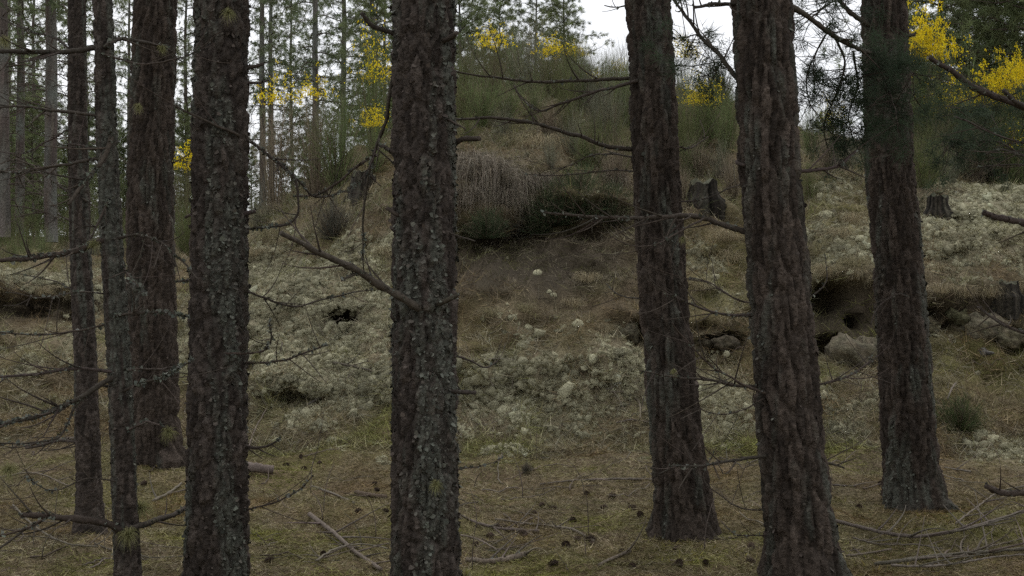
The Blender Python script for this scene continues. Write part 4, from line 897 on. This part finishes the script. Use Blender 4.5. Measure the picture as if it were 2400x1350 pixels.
def stone(px, py, w, h, col, label, seed, dz=.0, name='sandy_clod', cat='clod'):
    p = hit(px, py); s = w*.5*p[1]/F; nr, ns = 14, 22; V = []; 
    a = np.linspace(0.02, math.pi-.02, nr)[:, None]; b = (np.arange(ns)*2*math.pi/ns)[None]
    X = np.sin(a)*np.cos(b); Y = np.sin(a)*np.sin(b); Z = np.cos(a)+0*b
    n = 1+.75*fbm(X*1.9+seed*3+Z, Y*1.9+Z*1.5, seed, 3)+.30*fbm(X*5+Z*4, Y*5-Z*3+seed, seed+3, 3)
    V = np.stack([X*n*s, Y*n*s*.8, Z*n*s*h/w], -1).reshape(-1, 3); i = (np.arange(nr-1)*ns)[:, None]; j = np.arange(ns)[None]; k = (j+1) % ns
    me = mesh(name, V, np.stack([i+j, i+ns+j, i+ns+k, i+k], -1).reshape(-1, 4), jit(col, len(V), .2), M_rock, True)
    tag(obj(name, me, None, p+np.array([0, .06, dz*.55])), label, cat, 'clods below the right bank')
stone(2010, 850, 104, 80, (.155, .135, .095), 'large pale sandy clod below the burrow, left of the grey-green pine', 1, .12)
stone(2195, 785, 70, 50, (.10, .088, .055), 'rounded brown clod right of the grey-green pine', 2, .08)
stone(2310, 790, 90, 70, (.155, .138, .095), 'pale ribbed boulder at the foot of the right bank', 3, .1, 'boulder', 'rock')
stone(2370, 805, 70, 50, (.13, .115, .075), 'smaller pale boulder beside the ribbed one near the right edge', 4, .06, 'boulder', 'rock')
stone(2260, 755, 60, 40, (.10, .095, .055), 'mossy clod above the ribbed boulder', 5, .06)
stone(2320, 830, 50, 22, (.17, .16, .14), 'flat pale stone under the ribbed boulder', 6, .02, 'stone', 'rock')
stone(1700, 815, 60, 34, (.085, .072, .05), 'dark clod in the gap between the two leaning pines', 7, .05)
stone(1650, 815, 44, 30, (.095, .082, .055), 'small clod just right of the leaning pine', 8, .04)
stone(1480, 790, 40, 40, (.085, .075, .05), 'dark earthy clod left of the leaning pine', 9, .04)

def cone_mesh(seed):
    global rng
    old = rng; rng = np.random.default_rng(seed); a = Acc()
    t = np.linspace(0, 1, 9); P = np.stack([t*0, t*0, t*.062], 1); add_tube(a, P, np.sin(np.clip(t*.9+.1, 0, 1)*math.pi)*.013+.003, (.06, .045, .035), 8)
    for q in range(52):
        f = q/52; az = q*2.399; r = (.012+.014*math.sin(math.pi*min(1, f*.9+.12))); z = .004+.058*f; d = np.array([math.cos(az), math.sin(az), 0]); s = np.array([-d[1], d[0], 0]); w = .008*(1.1-.6*f)
        V = np.array([d*.006+s*w*.4+[0, 0, z-.002], d*.006-s*w*.4+[0, 0, z-.002], d*r-s*w+[0, 0, z+.006], d*r+s*w+[0, 0, z+.006], d*(r+.003)+[0, 0, z+.011]])
        a.add(V, np.array([[0, 1, 2], [0, 2, 3], [3, 2, 4]]), jit((.085, .062, .046), 1, .2)[0])
    rng = old; return a.mesh('pine_cone', M_cone)
CM = [cone_mesh(s) for s in range(3)]
CONES = [(705, 1075), (745, 1088), (712, 1103), (872, 1137), (890, 1155), (645, 1272), (1370, 1160), (1425, 1170), (1425, 1193), (1470, 1197), (1305, 1193), (1265, 1190), (1175, 1240), (1235, 1255), (1320, 1277), (1345, 1268), (1385, 1280), (1450, 1295),
         (1555, 1252), (1578, 1290), (1483, 1332), (1765, 1290), (1772, 1322), (1588, 1325), (1650, 1320), (912, 1202), (1186, 1236), (1160, 1262), (678, 1092), (712, 1018), (1120, 1280), (1308, 1322), (1350, 1222), (832, 1202), (1258, 1205), (1500, 1210), (1600, 1330), (1395, 1268), (2060, 1138), (2010, 1190), (1225, 1262), (330, 1140), (620, 1320), (760, 1300)]
for k, (px, py) in enumerate(CONES):
    p = hit(px, py)
    o = obj('pine_cone', CM[k % 3], None, p+np.array([0, 0, rng.uniform(.006, .016)])); s = rng.uniform(.65, 1.05); o.scale = (s, s, s)
    o.rotation_euler = (rng.uniform(1.1, 1.9), rng.uniform(-.4, .4), rng.uniform(0, 6.28))
    w_, g_ = (('left of the central trunk', 'left') if px < 1000 else ('between the central trunk and the leaning pine', 'middle') if px < 1560 else ('around the feet of the leaning pines', 'right'))
    tag(o, 'dark open pine cone '+w_, 'pine cone', 'pine cones '+g_)
PALE = np.array([.16, .135, .11])
def fallen(pts, w0, w1, label, group=None, ntw=4, col=PALE, lift=.01, name='fallen_branch', twl=1., lich=0.):
    P = np.array([hit(px, py) for px, py in pts]); d = P[:, 1].mean(); r0 = w0*.5*d/F
    P[:, 2] += r0*.8+lift; L = np.linalg.norm(np.diff(P, axis=0), axis=1).sum(); m = int(np.clip(L/.025, 8, 60)); Q = resample(P, m)
    Q += .0016*rng.normal(size=(m, 3)); R = np.linspace(w0, w1, m)*.37*d/F*rng.uniform(.93, 1.07, m)
    base = Q[0].copy(); a = Acc(); add_tube(a, Q, R, jit(col, 1, .12)[0], 7, .12); o = obj(name, a.mesh(name, M_wood, base), None, base); tag(o, label, 'branch', group)
    for q in range(ntw):
        k = rng.integers(m//8, m); l = rng.uniform(.12, .42)*twl; dirv = unit(Q[min(k+2, m-1)]-Q[max(k-2, 0)]); s = np.array([-dirv[1], dirv[0], 0])*rng.choice([-1, 1])
        dd = unit(dirv*rng.uniform(.2, .9)+s*.8+np.array([0, 0, rng.uniform(0, .5)])); T = np.linspace(0, 1, 8)[:, None]; Pt = Q[k]+dd*T*l+unit(rng.normal(size=3))*l*.25*T*T
        Pt[:, 2] = np.maximum(Pt[:, 2], H(Pt[:, 0], Pt[:, 1])+.006); ta = Acc(); add_tube(ta, Pt, np.linspace(min(R[k]*.75, .008), .0018, 8), jit(col*.85, 1, .15)[0], 5, .1)
        obj('twig', ta.mesh('twig', M_wood, base), o)
    if lich:
        nl = int(L*400*lich); kk_ = rng.integers(0, m, nl); dv = unit(rng.normal(size=(nl, 3))+np.array([0, 0, .8])); la = Acc(); la.add(*flakes(Q[kk_]+dv*R[kk_][:, None]*.8, dv, rng.uniform(.006, .016, nl), jit(BARK_L*1.4, nl, .25)))
        tag(obj('lichen', la.mesh('lichen', M_flake, base), o), kind='stuff')
    return o
fallen([(725, 1215), (770, 1250), (800, 1275), (840, 1310), (892, 1345)], 16, 11, 'weathered grey branch lying diagonally left of the central trunk', ntw=7)
fallen([(835, 1163), (870, 1170), (905, 1173)], 15, 13, 'short broken piece of brown branch left of the central trunk', ntw=1, col=np.array([.13, .1, .075]))
fallen([(572, 1108), (605, 1114), (640, 1118)], 34, 28, 'short thick log piece beside the second thick trunk', ntw=0, col=np.array([.15, .13, .11]), name='log_piece')
fallen([(1265, 1140), (1330, 1132), (1400, 1128), (1470, 1127), (1540, 1130)], 4, 9, 'long straight pale stick pointing at the leaning pine foot', ntw=3)
fallen([(1075, 1212), (1110, 1228), (1160, 1243), (1265, 1252)], 7, 11, 'thin branch running right from the central trunk foot', ntw=5)
fallen([(1160, 1222), (1230, 1233), (1300, 1240), (1345, 1248), (1392, 1276)], 6, 9, 'thin twisted branch among the pine cones', ntw=4)
fallen([(1090, 1322), (1150, 1325), (1200, 1318), (1232, 1308)], 14, 22, 'lichen-spotted broken branch at the lower edge right of the central trunk', ntw=4, lich=.6)
fallen([(1405, 1332), (1440, 1315), (1478, 1298)], 10, 12, 'short pale stick at the lower edge below the pine cones', ntw=1)
fallen([(1955, 1236), (2040, 1258), (2100, 1270), (2160, 1273), (2250, 1258), (2330, 1235), (2420, 1205)], 12, 9, 'long bowed bare branch lying right of the thickest pine', ntw=12, lift=.03, twl=1.3)
fallen([(2050, 1335), (2110, 1328), (2180, 1318), (2260, 1310), (2420, 1298)], 13, 11, 'long straight bare branch along the lower right edge', ntw=10, lift=.02, twl=1.3)
fallen([(1985, 1310), (2040, 1303), (2090, 1295)], 8, 6, 'short grey stick between the two long branches at the lower right', ntw=2)
fallen([(2230, 1325), (2300, 1300), (2420, 1270)], 6, 5, 'thin stick crossing the long branches at the lower right', ntw=4, lift=.03)
fallen([(2090, 1345), (2200, 1345), (2330, 1325), (2420, 1318)], 8, 5, 'thin twiggy branch along the very bottom right', ntw=9, lift=.04, twl=1.2)
fallen([(2000, 1275), (2060, 1290), (2150, 1290), (2210, 1300)], 6, 4, 'thin crooked twig under the bowed branch', ntw=6, lift=.03)
fallen([(2240, 1240), (2290, 1200), (2340, 1165), (2400, 1150)], 6, 4, 'slender twig rising behind the bowed branch', ntw=7, lift=.03)
fallen([(740, 1330), (790, 1300), (850, 1290), (910, 1300)], 7, 5, 'crooked twig over the diagonal branch left of the central trunk', ntw=8, lift=.03)
fallen([(1080, 1265), (1120, 1275), (1165, 1300)], 7, 5, 'short twig by the foot of the central trunk', ntw=5, lift=.02)
fallen([(30, 1200), (80, 1250), (150, 1290), (230, 1300)], 7, 5, 'twiggy branch on the floor at the lower left corner', ntw=9, lift=.04)
fallen([(0, 1130), (80, 1120), (160, 1150)], 6, 4, 'thin twig on the floor left of the slim straight pine', ntw=6, lift=.03)
fallen([(720, 955), (760, 930), (800, 902)], 8, 6, 'pale stick on the lower left lichen slope', ntw=2)
fallen([(580, 1060), (600, 1010), (625, 960)], 5, 3, 'thin twig right of the second thick trunk', ntw=2)
fallen([(730, 1145), (770, 1160), (830, 1185)], 8, 6, 'pale stripped stick on the needles left of the central trunk', ntw=1)
fallen([(360, 1180), (400, 1160), (425, 1140)], 10, 7, 'broken pale stick behind the thin crooked pine', ntw=2)
fallen([(60, 1050), (120, 1040), (185, 1032)], 8, 9, 'long stick lying left of the slim straight pine', ntw=2)
fallen([(1430, 925), (1470, 930), (1500, 950), (1500, 985)], 7, 4, 'hooked white stick on lichen left of the leaning pine', ntw=1)
fallen([(1445, 998), (1480, 990), (1520, 995)], 6, 4, 'small white stick on the slope foot left of the leaning pine', ntw=1)
fallen([(1080, 838), (1130, 850), (1170, 840)], 7, 4, 'curved pale stick on the slope right of the central trunk', ntw=2)
fallen([(1920, 1140), (1960, 1142), (2005, 1145)], 6, 7, 'white stick left of the grey-green pine foot', ntw=1)
fallen([(2215, 1100), (2240, 1105), (2275, 1110)], 5, 7, 'small pale stick right of the grey-green pine foot', ntw=1)
fallen([(2224, 962), (2232, 940), (2242, 925)], 6, 5, 'white stick standing in the low olive bush', ntw=0, lift=.1)
fallen([(780, 858), (840, 865), (890, 880)], 9, 5, 'dark twig on the left lichen slope', ntw=2, col=np.array([.09, .075, .06]))
for (pts, l) in (([(1955, 315), (1985, 345), (1995, 372)], 'bleached forked limb in the dead branch pile on the crest'), ([(1945, 320), (2000, 350), (2040, 362)], 'long bleached pole in the dead branch pile on the crest'), ([(1905, 345), (1960, 342), (2030, 348)], 'dark horizontal log in the dead branch pile on the crest'), ([(1990, 335), (2015, 330), (2030, 320)], 'short upright limb in the dead branch pile on the crest')):
    try: fallen([(a, b+22) for a, b in pts], 9, 6, l, 'dead branch pile', 3, lift=.12)
    except Exception as e: print('pile', e)
# loose sticks scattered over the floor
for k in range(190):
    px = rng.uniform(0, 2400); py = rng.uniform(1010, 1345) if k < 155 else rng.uniform(780, 1010)
    p = hit(px, py)
    if p is None: continue
    az = rng.uniform(0, 6.28); l = (rng.gamma(3., .07)+.06)*(1.7 if k % 4 == 0 else 1); T = np.linspace(-.5, .5, 9)[:, None]; dv = np.array([math.cos(az), math.sin(az), 0]); sv = np.array([-dv[1], dv[0], 0])
    Q = p+dv*T*l+sv*l*rng.normal()*.25*T*T+sv*.006*rng.normal(size=(9, 1)); r = rng.uniform(.003, .0075); Q[:, 2] = H(Q[:, 0], Q[:, 1])+r+.008+np.maximum(T[:, 0], 0)*rng.uniform(0, .25)*rng.choice([0, 1])
    if k % 4 == 1:
        hh_ = rng.uniform(.12, .34); tq = T+.5; Q = p+np.array([0, 0, hh_])*tq**.8+dv*hh_*rng.uniform(.1, .9)*tq*tq+sv*.02*rng.normal()*tq*tq; r = rng.uniform(.002, .0045)
    a = Acc(); add_tube(a, Q, np.linspace(r, r*.5, 9), jit(PALE*rng.uniform(.5, 1.25), 1, .1)[0], 5, .12); o = obj('stick', a.mesh('stick', M_wood, p), None, p)
    w_ = 'left of the central trunk' if px < 1000 else 'between the central trunk and the leaning pine' if px < 1560 else 'around the leaning pines'
    tag(o, 'thin dead stick lying on the litter '+w_, 'stick', 'loose sticks '+w_)
ORD = 'first second third fourth fifth sixth seventh eighth ninth tenth eleventh twelfth thirteenth fourteenth fifteenth sixteenth seventeenth eighteenth nineteenth twentieth twenty-first twenty-second twenty-third twenty-fourth twenty-fifth twenty-sixth twenty-seventh twenty-eighth twenty-ninth thirtieth'.split()
bk = {}
for o in C.objects:
    if o.parent is None and 'label' in o and 'group' in o: bk.setdefault((o['label'], o['group']), []).append(o)
for (l, g), L in bk.items():
    if 2 <= len(L) <= len(ORD) and not g.startswith(('loose', 'plantation')):
        L.sort(key=lambda o: o.location.x/o.location.y)
        for q, o in enumerate(L): o['label'] = ORD[q]+' from left: '+l
print('objects', len(bpy.data.objects), 'tris', sum(len(o.data.loops)-2*len(o.data.polygons) for o in bpy.data.objects if o.type == 'MESH' and o.data.users >= 1))
